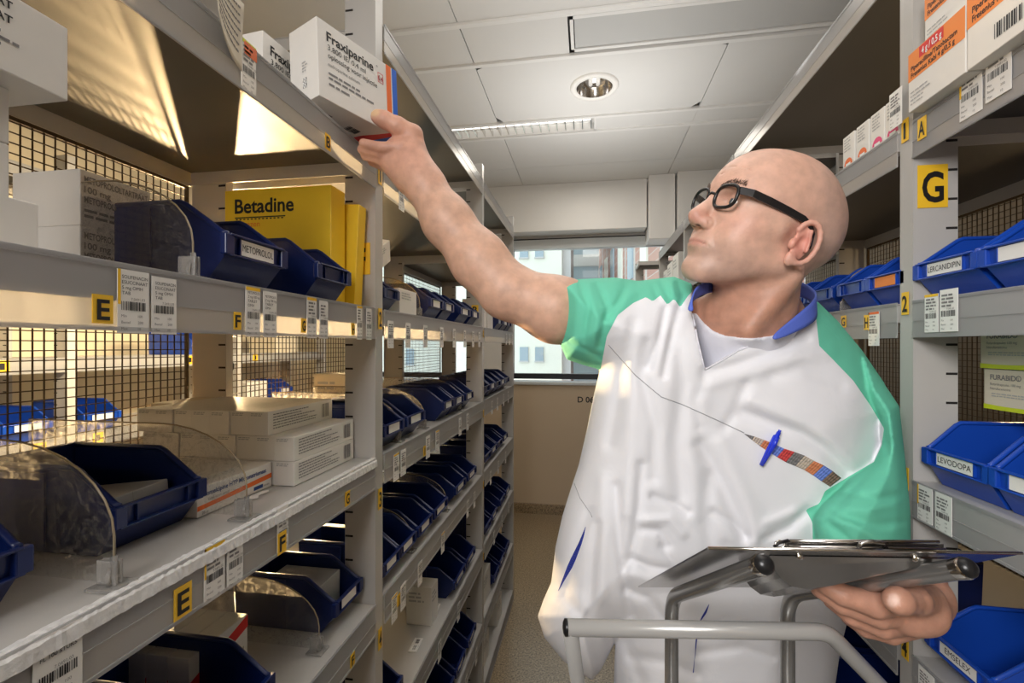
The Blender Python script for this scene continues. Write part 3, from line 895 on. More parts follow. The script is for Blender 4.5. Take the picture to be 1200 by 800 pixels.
def p_fraxl(fr, w, h):
    fr.rect(w*.46, h*.18, w*.60, h*.31, 'grey_ink')
    for i in range(5):
        for j in range(5):
            if (i*7+j*5) % 3: fr.rect(w*(.46+.028*i), h*(.18+.026*j), w*(.485+.028*i), h*(.203+.026*j), 'white_ink', 2)
    fr.lines(w*.45, h*.5, w*.2, 4, h*.018)
def p_fraxb(fr, w, h):
    fr.lines(w*.10, h*.45, w*.3, 3, h*.05, 'grey_ink', 2, 3)
    fr.barcode(w*.52, h*.25, w*.16, h*.22, 'black_ink', 10)
    fr.poly([(w*.70, 0), (w*.74, h*.35), (w*.80, h*.62), (w*.87, h), (w, h), (w, 0)], 'red', 1)
    fr.poly([(w*.84, 0), (w*.87, h*.35), (w*.91, h*.66), (w*.95, h), (w, h), (w, 0)], 'carton_blue', 2)
FP1 = Vector((-.4374, .698, 1.909)); FP2 = Vector((-.371, .866, 1.917))
ang = math.atan2(FP2.y-FP1.y, FP2.x-FP1.x)
fw = (FP2-FP1).length
mid = (FP1+FP2)/2
FRAX = carton('medicine_carton', "white medicine carton with orange and blue stripes held in the man's raised hand", fw, .075, .134, 'white_carton', mid, ang,
       {'front': p_frax, 'left': p_fraxl, 'bottom': p_fraxb}, rot=(math.radians(-3), 0, ang))
def p_frax2(fr, w, h):
    p_frax(fr, w, h)
carton('medicine_carton', 'white medicine carton with black lettering standing behind the held one', .16, .075, .134, 'white_carton', (-.522, .684+.08, S[1]+.002), math.radians(84), {'front': p_frax2, 'left': p_fraxl})
# ---- shelf 3
make_bin('dark blue bin cut by the left picture edge on the shelf with the dividers', .115, .19, .096, 'bin_blue', (-.492, .272, S[3]+.001), RL, '')
make_bin('dark blue bin holding a grey box, between the two near clear dividers', .108, .20, .096, 'bin_blue', (-.508, .482, S[3]+.001), RL, None)
def p_grey(fr, w, h):
    for i in range(6):
        for j in range(6):
            if (i*5+j*3) % 4: fr.rect(w*(.62+.03*i), h*(.15+.10*j), w*(.645+.03*i), h*(.235+.10*j), 'black_ink')
    fr.rect(w*.34, 0, w*.345, h, 'grey_ink')
carton('medicine_carton', 'grey foil-printed carton lying in the bin between the two near dividers', .082, .11, .048, 'grey_carton', (-.535, .484, S[3]+.012), RL, {'front': p_grey}, rot=(math.radians(-6), 0, RL+.12))
carton('small_medicine_box', 'small white box with red print behind the nearest bin at the left picture edge', .05, .03, .10, 'white_carton', (-.74, .38, S[3]+.001), RL, None, cat='medicine box')
divider('clear scratched divider at the far left, nearest to the camera, on the lit shelf', .36, .138, (XL-.018, .378, S[3]+.0005), RL)
divider('clear divider to the right of the bin with the grey box on the lit shelf', .36, .125, (XL-.020, .556, S[3]+.0005), RL)
divider('clear divider on the shelf of the largest dark blue bin', .34, .12, (XL-.012, .462, S[2]+.0005), RL)
# white carton stack (2 lower layers + 1 upper)
def p_long(fr, w, h):
    fr.lines(w*.06, h*.82, w*.66, 6, h*.045, 'grey_ink', 2.6, 11)
    fr.barcode(w*.80, h*.18, w*.13, h*.66, 'grey_ink', 9)
def p_end(fr, w, h):
    fr.lines(w*.12, h*.88, w*.75, 2, h*.04, 'light_ink', 1.8, 12)
cw, cl, chh = .0365, .196, .0405
sc0 = None; k = 0
for layer in range(3):
    n0, nn = (0, 8) if layer < 2 else (1, 7)
    for i in range(n0, n0+nn):
        X0 = -.480 - i*(cw+.0003) - (.012 if layer == 2 else 0)
        loc = (X0, .694 + cl/2 + (.0015*((i*7) % 3)), S[3]+.001 + layer*(chh+.0004))
        ly = ['bottom', 'middle', 'top'][layer]
        od = ['first', 'second', 'third', 'fourth', 'fifth', 'sixth', 'seventh', 'eighth'][i-n0]
        lb = f'cream white carton in the {ly} layer of the warm-lit stack, {od} from the aisle'
        if sc0 is None:
            sc0 = carton('medicine_carton', lb, cl, cw, chh, 'white_carton', loc, RL, {'front': p_long, 'left': p_end}, 'cartons stacked on the lit shelf')
        else: copy_obj(sc0, loc, lb)
# flat cartons with the orange stripe
def p_stripe(fr, w, h):
    fr.text(w*.03, h*.66, h*.17, 'Gimmelcipine HTP Micronatriumaat', 'blue_ink', True, maxw=w*.88)
    fr.text(w*.12, h*.46, h*.12, 'tabletten oraal', 'grey_ink', False)
    fr.poly([(0, h*.22), (w*.3, h*.26), (w, h*.36), (w, h*.56), (w*.3, h*.42), (0, h*.38)], 'deep_orange')
    fr.rect(w*.72, h*.10, w*.86, h*.24, 'blue_ink'); fr.text(w*.87, h*.12, h*.10, 'sanias', 'grey_ink')
    fr.text(w*.05, h*.07, h*.10, '20 st', 'black_ink')
st0 = carton('medicine_carton', 'flat white carton with an orange stripe, its printed long side toward the aisle', .148, .034, .040, 'white_carton', (-.520, .618, S[3]+.001), RL, {'front': p_stripe})
for i, od in enumerate(('second', 'third', 'fourth')):
    copy_obj(st0, (-.520-(i+1)*.0345, .618, S[3]+.001), f'flat white carton behind the orange-striped one, {od} from the aisle', 'flat orange-striped cartons')
carton('medicine_carton', 'small cream box with a dark and a green square, behind the warm-lit carton stack', .11, .05, .12, 'cream_carton', (-.80, .835, S[3]+.001), RL,
       {'front': lambda f, w, h: (f.rect(w*.1, h*.62, w*.3, h*.95, 'dark_red'), f.rect(w*.42, h*.62, w*.6, h*.95, 'lime')), 'left': lambda f, w, h: f.lines(w*.1, h*.8, w*.7, 3, h*.03)})
mb = MB(); rg = random.Random(2)
pts = [(.0, .0), (.012, .010), (.022, .006), (.034, .016), (.050, .012), (.058, .020), (.048, .026), (.030, .026), (.016, .020), (.004, .012)]
mb.add([(x, y, .0004+.0012*rg.random()) for x, y in pts], [tuple(range(len(pts)))], 'white_card')
o = mb.build('torn_paper', None, (-.492, .607, S[3]+.0015), (0, 0, RL-.1)); tag(o, 'torn scrap of white paper lying on the lit shelf', 'paper scrap')
# ---- shelf 4 (below the fascia)
make_bin('dark blue bin on the fourth shelf holding a grey box, beside the left upright', .092, .21, .100, 'bin_blue', (-.462, .835, S[4]+.001), RL, '')
carton('medicine_carton', 'grey white box lying in the bin beside the foot of the left upright', .074, .12, .07, 'grey_carton', (-.50, .835, S[4]+.010), RL, None)
make_bin('black-looking blue bin half below the picture edge on the fourth left shelf', .105, .22, .105, 'bin_blue', (-.452, .545, S[4]+.001), RL, None)
make_bin('dark bin behind the fourth shelf divider, empty and unlit', .105, .20, .10, 'bin_blue', (-.452, .42, S[4]+.001), RL, None)
def p_redband(fr, w, h):
    fr.poly([(0, h*.35), (w, h*.75), (w, h*.98), (0, h*.58)], 'red'); fr.lines(w*.1, h*.3, w*.5, 3, h*.05, 'grey_ink'); fr.barcode(w*.7, h*.08, w*.22, h*.35)
rb0 = carton('medicine_carton', 'white carton with a dark red band on the fourth left shelf', .115, .036, .085, 'white_carton', (-.565, .635, S[4]+.001), RL, {'front': p_redband})
for i, od in enumerate(('second', 'third', 'fourth')):
    copy_obj(rb0, (-.565-(i+1)*.037, .635, S[4]+.001), f'white carton in the row behind the red-banded front one, {od} from the aisle')
divider('clear divider with thin curved edge on the fourth left shelf', .34, .12, (XL-.03, .742, S[4]+.0005), RL)
for i in range(3):
    carton('small_medicine_box', ['cream carton behind the red-banded cartons, leftmost of three', 'cream carton behind the red-banded cartons, middle of three', 'cream carton behind the red-banded cartons, rightmost of three'][i],
        .05, .05, .075, 'cream_carton', (-.74, .58+.055*i, S[4]+.001), RL, None, cat='medicine box')
# ---- steel fixing hook seen under the top shelf (wing bolt)

# ================= LEFT RACK, middle and far bays
def hang_tickets(bay, lev, z, ys, seed0, col=None):
    lvn = ['top', 'second', 'third', 'fourth', 'fifth', 'sixth', 'seventh', 'lowest'][lev]
    for i, y in enumerate(ys):
        od = ['first', 'second', 'third', 'fourth', 'fifth', 'sixth', 'seventh', 'eighth'][i]
        ticket(f'small ticket hanging on the {lvn} rail of the {bay} left bay, {od} from the camera', .030, .060, (FX+.0015, y, z), RL, None, col if i % 3 == 0 else None, None, 20+(seed0+i) % 4, name='hanging_ticket')
hang_tickets('middle', 2, 1.495, [.96, 1.06, 1.18, 1.32, 1.45, 1.58, 1.70, 1.80], 0)
hang_tickets('middle', 3, 1.195, [.99, 1.03, 1.20, 1.28, 1.52, 1.62], 1, 'yellow_tag')
hang_tickets('middle', 4, .88, [.98, 1.03, 1.14, 1.33, 1.62, 1.72], 2, 'yellow_tag')
hang_tickets('middle', 5, .575, [1.30, 1.50], 3)
hang_tickets('middle', 6, .26, [1.45, 1.60, 1.75], 2)
hang_tickets('middle', 1, 1.815, [1.02, 1.28], 2)
hang_tickets('farthest', 2, 1.505, [2.42, 2.52, 2.62], 0)
hang_tickets('farthest', 3, 1.19, [2.05, 2.18, 2.34, 2.48], 0)
hang_tickets('farthest', 4, .88, [2.02, 2.2, 2.4], 1)
hang_tickets('farthest', 5, .58, [2.1, 2.3, 2.5], 3)
letter_tag('B', 'yellow letter tag on the near upright of the middle left bay, high above the bins', .03, .04, (XL-.03, YL[2]-.0008, 1.63), 0)
for z, c, lb in ((1.535, '2', 'number tag highest on the second left upright, level with the hanging ticket row'), (1.20, '3', 'number tag on the second left upright just under the dark bin pair'),
                 (.90, '4', 'number tag low on the second left upright, second from the bottom'), (.60, '5', 'number tag lowest on the second left upright near the floor')):
    letter_tag(c, lb, .014, .03, (FX-.002, YL[2]+.018, z), RL)
letter_tag('I', 'yellow letter I tag on the third rail of the middle left bay', .016, .026, (FX+.003, 1.17, 1.208), RL)
letter_tag('J', 'yellow letter J tag on the fourth rail of the middle left bay', .016, .026, (FX+.003, 1.00, .905), RL)
ORD = ['first', 'second', 'third', 'fourth', 'fifth', 'sixth', 'seventh', 'eighth', 'ninth']
def row_bins(bay, lev, xs, L=.2, h=.098, col='bin_blue', text=None, side='left'):
    lvn = ['top', 'second', 'third', 'fourth', 'fifth', 'sixth', 'seventh', 'lowest'][lev]
    for i, (y, w) in enumerate(xs):
        X = (XL-.006) if side == 'left' else (XR+.006)
        make_bin(f'dark blue bin on the {lvn} shelf of the {bay} {side} bay, {ORD[i]} from the camera', w, L, h, col, (X, y, (S[lev]+.001)), RL if side == 'left' else RR,
                 text if i % 2 == 0 else '', group=None)
make_bin('dark blue bin just beyond the left upright, under a tilted white box', .07, .2, .085, 'bin_blue', (XL-.006, .985, S[2]+.001), RL, None)
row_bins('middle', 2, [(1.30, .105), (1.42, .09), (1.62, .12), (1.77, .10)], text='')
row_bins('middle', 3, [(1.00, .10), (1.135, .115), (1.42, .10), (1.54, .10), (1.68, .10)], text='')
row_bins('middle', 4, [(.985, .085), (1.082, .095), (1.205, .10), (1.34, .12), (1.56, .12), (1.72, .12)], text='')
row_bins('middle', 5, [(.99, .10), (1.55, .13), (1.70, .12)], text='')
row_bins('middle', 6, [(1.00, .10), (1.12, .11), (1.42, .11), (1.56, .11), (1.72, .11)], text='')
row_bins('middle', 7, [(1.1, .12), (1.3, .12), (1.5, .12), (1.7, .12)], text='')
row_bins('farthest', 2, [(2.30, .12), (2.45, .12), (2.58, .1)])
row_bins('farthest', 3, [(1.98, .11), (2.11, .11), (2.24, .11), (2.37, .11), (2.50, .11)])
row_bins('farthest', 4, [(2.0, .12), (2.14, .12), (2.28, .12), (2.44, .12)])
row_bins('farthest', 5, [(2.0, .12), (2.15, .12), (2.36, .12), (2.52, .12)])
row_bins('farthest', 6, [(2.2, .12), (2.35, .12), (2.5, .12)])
def simple_boxes(items):
    for (label, w, d, h, m, loc, rz) in items:
        carton('medicine_carton', label, w, d, h, m, loc, rz, {'front': lambda f, a, b: f.lines(a*.1, b*.8, a*.7, 3, b*.05), 'left': lambda f, a, b: f.lines(a*.1, b*.8, a*.7, 3, b*.05)})
simple_boxes([
 ('white open carton on the third shelf just beyond the left upright', .11, .16, .062, 'white_carton', (XL-.01, 1.10, S[2]+.001), RL),
 ('pale grey carton lying behind the dark bins in the middle left bay', .30, .12, .045, 'cream_carton', (XL-.26, 1.50, S[3]+.001), RL),
 ('cream carton standing on the warm-lit shelf beyond the left upright', .09, .12, .10, 'cream_carton', (-.66, .99, S[3]+.001), RL),
 ('cream carton between the dark bins of the middle left bay', .07, .12, .15, 'cream_carton', (-.68, 1.285, S[3]+.001), RL),
 ('glowing cream carton under the fourth shelf edge of the middle left bay', .13, .14, .14, 'cream_carton', (-.66, 1.30, S[4]+.001), RL),
 ('white upright carton on the fifth shelf of the middle left bay', .06, .08, .115, 'white_carton', (XL-.03, 1.36, S[5]+.001), RL),
 ('white carton at the end of the third shelf in the farthest left bay', .12, .12, .10, 'white_carton', (XL-.02, 1.99, S[2]+.001), RL),
 ('tall white carton behind the arm in the farthest left bay', .12, .12, .14, 'white_carton', (XL-.02, 2.13, S[2]+.001), RL),
 ('pair of pale cartons low on the seventh shelf of the middle left bay, the left', .10, .12, .07, 'white_carton', (XL-.02, 1.27, S[6]+.001), RL),
 ('white carton low in the farthest left bay above the book-like rows', .16, .14, .13, 'white_carton', (XL-.02, 2.05, S[6]+.001), RL),
 ('pale carton low on the bottom shelf of the middle left bay', .08, .14, .12, 'white_carton', (XL-.02, .985, S[7]+.001), RL),
 ('thin row carton at the floor of the farthest left bay, nearest', .12, .2, .12, 'white_carton', (XL-.02, 2.04, S[7]+.001), RL),
 ('thin row carton at the floor of the farthest left bay, farthest', .12, .2, .12, 'white_carton', (XL-.02, 2.36, S[7]+.001), RL),
])
carton('small_medicine_box', 'white box tilted on its corner on the bin beyond the left upright', .07, .03, .05, 'white_carton', (XL-.02, .985, S[2]+.105), RL, {'front': lambda f, a, b: f.lines(a*.1, b*.8, a*.7, 3, b*.05)}, cat='medicine box', rot=(math.radians(10), math.radians(-28), RL))
for lev, ys in ((3, [1.062, 1.24, 1.605]), (4, [1.143, 1.44]), (2, [1.205])):
    for i, y in enumerate(ys):
        divider(f'clear divider on the {["","","third","fourth","fifth"][lev]} shelf of the middle left bay, {ORD[i]} from the camera', .34, .115, (XL-.02, y, S[lev]+.0005), RL)
# loose label cards lying on the fifth shelf
for i, (y, x) in enumerate(((1.08, -.47), (1.24, -.47), (1.42, -.475), (1.52, -.47))):
    mb = MB(); mb.box(-.03, .03, -.012, .012, 0, .0015, 'white_card'); fr = Face(mb, (-.03, -.012, .0015), (1,0,0), (0,1,0))
    fr.rect(.002, .002, .028, .022, 'light_ink'); fr.rect(.003, .003, .027, .021, 'white_ink', 2); fr.barcode(.006, .006, .02, .01, 'black_ink', 8); fr.barcode(.034, .006, .02, .01, 'black_ink', 8)
    o = mb.build('label_card', None, (x-.01, y, S[5]+.0008), (0, 0, RL+.05*i)); tag(o, f'small white double label card lying on the empty fifth shelf, {ORD[i]} from the camera', 'label card')
# ================= neighbouring aisle behind the left mesh
NX = -2.15
NL = [2.2, 1.85, 1.45, 1.12, .78, .45, .1]
simple_boxes([
 ('big cream box at the upper left, seen through the mesh above the pale cartons', .35, .2, .22, 'cream_carton', (NX-.02, 1.35, 1.851), RL),
 ('cream box high in the next aisle, seen through the mesh, right of the biggest one', .22, .2, .20, 'white_carton', (NX-.02, 1.90, 1.851), RL),
 ('large cream carton behind the mesh, right of the lamp glare', .26, .2, .17, 'cream_carton', (NX-.02, 3.05, 1.451), RL),
 ('cream carton behind the mesh near the left upright', .2, .2, .14, 'white_carton', (NX-.02, 2.75, 1.121), RL),
 ('cream carton low behind the mesh at the far left', .2, .2, .12, 'cream_carton', (NX-.02, .9, 1.121), RL),
])
for i, (y, z, lb) in enumerate(((.50, 1.12, 'at the left picture edge'), (1.30, 1.12, 'left of the double upright'), (1.47, 1.12, 'in the middle of the view'), (1.75, 1.12, 'close to the dark upright'),
                              (3.02, 1.12, 'beyond the lamp glare'), (2.30, 1.45, 'high beyond the near rear upright'), (1.1, .78, 'low, at the left'), (1.42, .78, 'low, near the carton stack'))):
    make_bin(f'blue bin of the next aisle seen through mesh, {lb}', .15, .28, .13, 'bin_bright', (NX-.01, y, z+.001), RL, '')
for i, (y, z) in enumerate(((.45, 1.40), (.8, 1.40), (1.2, 1.40), (1.38, 1.40), (.95, 1.07), (1.2, 1.07), (1.5, 1.07), (1.72, 1.07), (2.2, 1.40), (2.7, 1.40))):
    mb = MB(); mb.box(-.022, .022, -.0008, 0, 0, .045, 'yellow_tag'); fr = Face(mb, (-.022, -.0008, 0), (1,0,0), (0,0,1)); fr.rect(.014, .01, .03, .035, 'black_ink')
    o = mb.build('letter_tag', None, (NX+.004, y, z), (0, 0, RL)); tag(o, f'yellow tag on the {"upper" if z > 1.2 else "lower"} rail behind the mesh, {ORD[(i if i < 4 else i-4) if i < 8 else i-4]} from the left', 'letter tag')
# warm lamp on a stand in the next aisle
def lamp_stand(loc, label, aim=(-.5, .7, 1.45)):
    t = thing('lamp_stand', label, 'lamp', (loc[0], loc[1], 0))
    mb = MB(); mb.tube([(0, 0, .05), (0, 0, loc[2]-.04)], .011, 'black_plastic', 10); mb.build('pole', t)
    for k in range(3):
        a = k*2*math.pi/3; m2 = MB(); m2.tube([(0, 0, .28), (.3*math.cos(a), .3*math.sin(a), .012)], .008, 'black_plastic', 8); m2.build('leg', t)
    v = (Vector(aim) - Vector(loc)).normalized(); q = v.to_track_quat('Z', 'Y')
    m3 = MB(); m3.lathe([(.03, -.09), (.036, -.085), (.038, -.01), (.052, .03), (.048, .03), (.030, -.02), (.0001, -.02)], 'black_plastic', 24)
    h = m3.build('lamp_head', t); h.location = (0, 0, loc[2]); h.rotation_mode = 'QUATERNION'; h.rotation_quaternion = q
    m4 = MB(); m4.lathe([(.0001, .012), (.014, .008), (.020, -.005), (.014, -.018), (.0001, -.02)], 'warm_bulb', 16); m4.build('bulb', h)
lamp_stand((-1.92, 2.17, 1.39), 'glaring warm lamp on a stand in the next aisle, seen beside the rear upright')

# ================= RIGHT RACK
FXR = XR - .0035
def RT(px, z): return (FXR, Yat(px, FXR), z)
letter_tag('G', 'large yellow letter G sign on the right upright panel', .046, .074, (XR+.029, YR[1]-.0008, 1.738), 0)
for c, z, lb in (('1', 1.862, 'yellow number 1 tag on the front edge of the right upright, highest'), ('2', 1.555, 'yellow number 2 tag on the front edge of the right upright below the letter G'),
             ('3', 1.245, "yellow number 3 tag on the right upright beside the man's green sleeve"), ('4', .945, 'yellow number 4 tag low on the right upright below the hand')):
    letter_tag(c, lb, .018, .040, (XR-.0012, YR[1]+.018, z), RR)
letter_tag('A', 'yellow letter A tag on the highest right rail', .020, .036, (FXR, .875, 1.847), RR)
ticket('white ticket with lime top, left of the pair under the orange cartons', .040, .075, (FXR, .775, 1.836), RR, None, 'lime', 'side', 31)
ticket('plain white ticket, right of the pair under the orange cartons', .040, .078, (FXR-.001, .728, 1.840), RR, None, None, None, 32)
ticket('white ticket stuck across the right upright beside the orange carton', .034, .066, (FXR-.004, .935, 1.895), RR, None, None, None, 33)
ticket('white ticket with yellow top, left of the pair below the pale bin label', .030, .062, (FXR, .853, 1.522), RR, None, 'yellow_tag', None, 34)
ticket('plain white ticket, right of the pair below the pale bin label', .036, .066, (FXR-.001, .815, 1.522), RR, None, None, None, 35)
ticket('white ticket with yellow edge, left of the pair beside the number 3', .034, .060, (FXR, .868, 1.206), RR, None, None, 'side', 36)
ticket('plain white ticket, right of the pair beside the number 3', .034, .060, (FXR-.001, .826, 1.206), RR, None, None, None, 37)
ticket('white ticket with an orange band at the right picture edge', .034, .060, (FXR-.001, .662, 1.206), RR, None, 'deep_orange', None, 38)
ticket('pale ticket low beside the number 4 on the right rail', .036, .058, (FXR, .865, .904), RR, None, None, None, 39)
ticket('ticket with an orange patch and yellow edge hanging beyond the right upright', .034, .066, (FXR-.001, 1.005, 1.500), RR, None, 'deep_orange', 'side', 40)
letter_tag('G', 'yellow letter G tag on the third rail beyond the right upright', .020, .026, (FXR, 1.115, 1.540), RR)
letter_tag('H', 'yellow letter H tag peeking from behind the orange-patched ticket', .018, .030, (FXR, 1.03, 1.532), RR)
def p_pip(fr, w, h):
    fr.rect(0, h*.52, w, h, 'orange'); fr.rect(w*.22, h*.80, w*.66, h*.985, 'red', 2)
    fr.text(w*.27, h*.835, h*.11, '4 g / 0,5 g', 'white_ink', True, lay=3, maxw=w*.36)
    fr.text(w*.06, h*.68, h*.085, 'Piperacilline/Tazobactam', 'black_ink', True, maxw=w*.82)
    fr.text(w*.06, h*.565, h*.085, 'Fresenius Kabi 4 g/0,5 g', 'black_ink', True, maxw=w*.78)
    fr.lines(w*.05, h*.30, w*.38, 4, h*.022, 'light_ink', 3, 5)
def p_pip2(fr, w, h):
    fr.rect(0, h*.52, w, h, 'orange'); fr.rect(w*.30, h*.84, w*.6, h*.985, 'red', 2)
    fr.text(w*.08, h*.68, h*.085, 'Piperacilline/Tazobactam', 'black_ink', True, maxw=w*.82)
    fr.text(w*.08, h*.565, h*.085, 'Fresenius Kabi 4 g/0,5 g', 'black_ink', True, maxw=w*.78)
    fr.barcode(w*.38, h*.14, w*.36, h*.18, 'black_ink', 12)
z1 = S[1]+.003
carton('medicine_carton', 'white and orange carton at the right upright, its strength on a red patch', .118, .20, .096, 'white_carton', (.530, .811, z1), RR, {'front': p_pip})
carton('medicine_carton', 'white and orange carton with a barcode at the right picture edge', .118, .20, .110, 'white_carton', (.530, .690, z1), RR, {'front': p_pip2})
carton('medicine_carton', 'white and orange carton stacked above the one at the right upright', .118, .19, .096, 'white_carton', (.551, .806, z1+.098), RR, {'front': p_pip})
carton('medicine_carton', 'white and orange carton stacked at the upper right corner of the picture', .118, .19, .096, 'white_carton', (.551, .686, z1+.112), RR, {'front': p_pip2})
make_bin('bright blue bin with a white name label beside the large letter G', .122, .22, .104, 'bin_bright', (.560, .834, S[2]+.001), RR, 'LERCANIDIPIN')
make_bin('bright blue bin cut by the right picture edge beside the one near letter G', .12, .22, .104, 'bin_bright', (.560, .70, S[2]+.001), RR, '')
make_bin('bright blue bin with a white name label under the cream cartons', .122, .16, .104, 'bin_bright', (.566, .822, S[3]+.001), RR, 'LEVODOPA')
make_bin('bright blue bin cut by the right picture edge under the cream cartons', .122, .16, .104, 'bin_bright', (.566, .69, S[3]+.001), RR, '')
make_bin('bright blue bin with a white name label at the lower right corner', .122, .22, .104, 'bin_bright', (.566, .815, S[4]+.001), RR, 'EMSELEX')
make_bin('deep blue bin standing behind the labelled one under the cream cartons', .125, .18, .125, 'bin_blue', (.74, .815, S[3]+.001), RR, None)
def p_fura(fr, w, h):
    fr.text(w*.10, h*.74, h*.13, 'FURABID®', 'grey_ink', True)
    fr.text(w*.10, h*.60, h*.065, 'Retardcapsules 100 mg', 'grey_ink'); fr.text(w*.10, h*.49, h*.065, 'Nitrofurantoine', 'grey_ink')
    fr.lines(w*.12, h*.38, w*.6, 2, h*.028, 'light_ink', 2.0, 5)
    n = 12; pts = [(w*i/n, h*(.10 + .09*((i/n-.35)**2)*2)) for i in range(n+1)]
    fr.poly([(0, 0), (w, 0)] + pts[::-1], 'lime')
    fr.text(w*.62, h*.78, h*.07, '14 Caps', 'light_ink')
    vs = [(w*.86 + .008*math.cos(a*math.pi/8), h*.27 + .008*math.sin(a*math.pi/8)) for a in range(16)]
    fr.poly(vs, 'grey_ink', 2)
fz = S[3]+.130
carton('medicine_carton', 'cream carton with a lime band, lower of the two above the labelled bin', .13, .10, .066, 'cream_carton', (.655, .826, fz), RR, {'front': p_fura})
carton('medicine_carton', 'cream carton with a lime band, upper of the two above the labelled bin', .13, .10, .066, 'cream_carton', (.650, .826, fz+.067), RR, {'front': p_fura})
carton('medicine_carton', 'cream carton peeking out between the right upright and the lime-banded cartons', .10, .05, .11, 'cream_carton', (.78, .84, fz), RR, None)
carton('medicine_carton', 'dark red carton low at the right picture edge above the corner bin', .12, .12, .11, 'dark_red', (.66, .67, S[4]+.112), RR, {'front': lambda f, a, b: f.rect(a*.05, b*.05, a*.9, b*.7, 'grey_carton')})
# right second bay
def p_logo(fr, w, h, c='red'):
    fr.lines(w*.15, h*.88, w*.7, 5, h*.035, 'light_ink', 2.4, 7)
    pts = [(w*.5 + w*.36*math.cos(a*math.pi/8), h*.12 + h*.20*math.sin(a*math.pi/8)) for a in range(9)]
    fr.poly(pts, c, 1); fr.rect(w*.3, h*.10, w*.7, h*.17, 'white_ink', 2)
for i, y in enumerate((.965, 1.012, 1.062, 1.114)):
    lb = ['white box with a pink logo on the highest right shelf, nearest to the upright', 'white box with a pink logo on the highest right shelf, second from the upright',
          'white box with a red round logo on the highest right shelf, third from the upright', "white box with a red round logo on the right shelf, nearest to the man's head"][i]
    carton('small_medicine_box', lb, .044, .10, .074, 'white_carton', (.562, y, S[1]+.001), RR, {'front': (lambda c: (lambda f, a, b: p_logo(f, a, b, c)))('pink' if i < 2 else 'deep_orange')}, cat='medicine box')
make_bin('blue bin with an orange label just beyond the right upright', .105, .2, .10, 'bin_bright', (.562, .985, S[2]+.001), RR, '', 'orange')
make_bin('blue bin second from the right upright, beyond the orange-labelled one', .095, .2, .10, 'bin_bright', (.562, 1.098, S[2]+.001), RR, None)
make_bin("blue bin beside the man's ear, third beyond the right upright", .11, .2, .10, 'bin_bright', (.564, 1.24, S[2]+.001), RR, None)
make_bin("blue bin behind the man's neck, fourth beyond the right upright", .11, .2, .10, 'bin_bright', (.564, 1.37, S[2]+.001), RR, None)
divider("clear divider between the blue bins behind the man's neck", .34, .12, (XR+.02, 1.165, S[2]+.0005), RR)
simple_boxes([
 ('white carton behind the orange-labelled bin beyond the right upright', .12, .08, .13, 'white_carton', (.79, .99, S[2]+.001), RR),
 ('cream carton beside the upright below the warm-lit right shelf', .09, .12, .085, 'cream_carton', (.60, .99, S[3]+.001), RR),
 ('white carton high in the farthest right bay, nearest', .2, .2, .22, 'white_carton', (.575, 3.2, S[1]+.001), RR),
 ('white carton high in the farthest right bay, second', .2, .2, .20, 'white_carton', (.575, 3.42, S[1]+.001), RR),
 ('white carton high in the farthest right bay beside the window', .15, .2, .18, 'white_carton', (.575, 3.62, S[1]+.001), RR),
 ('small white box on the low rack in front of the window', .12, .12, .10, 'white_carton', (.42, 3.92, S[1]+.001), RR),
])
make_bin('dark blue bin low beyond the trolley handle, below the hand', .12, .2, .11, 'bin_blue', (.564, 1.10, S[4]+.001), RR, '')
make_bin('dark blue bin low behind the right trolley tube', .12, .2, .11, 'bin_blue', (.564, 1.25, S[4]+.001), RR, None)
for i, y in enumerate((1.05, 1.18, 1.31)):
    make_bin(f'dark bin on the fourth right shelf behind the man, {ORD[i]} from the upright', .11, .2, .10, 'bin_blue', (.564, y, S[5]+.001), RR, None)

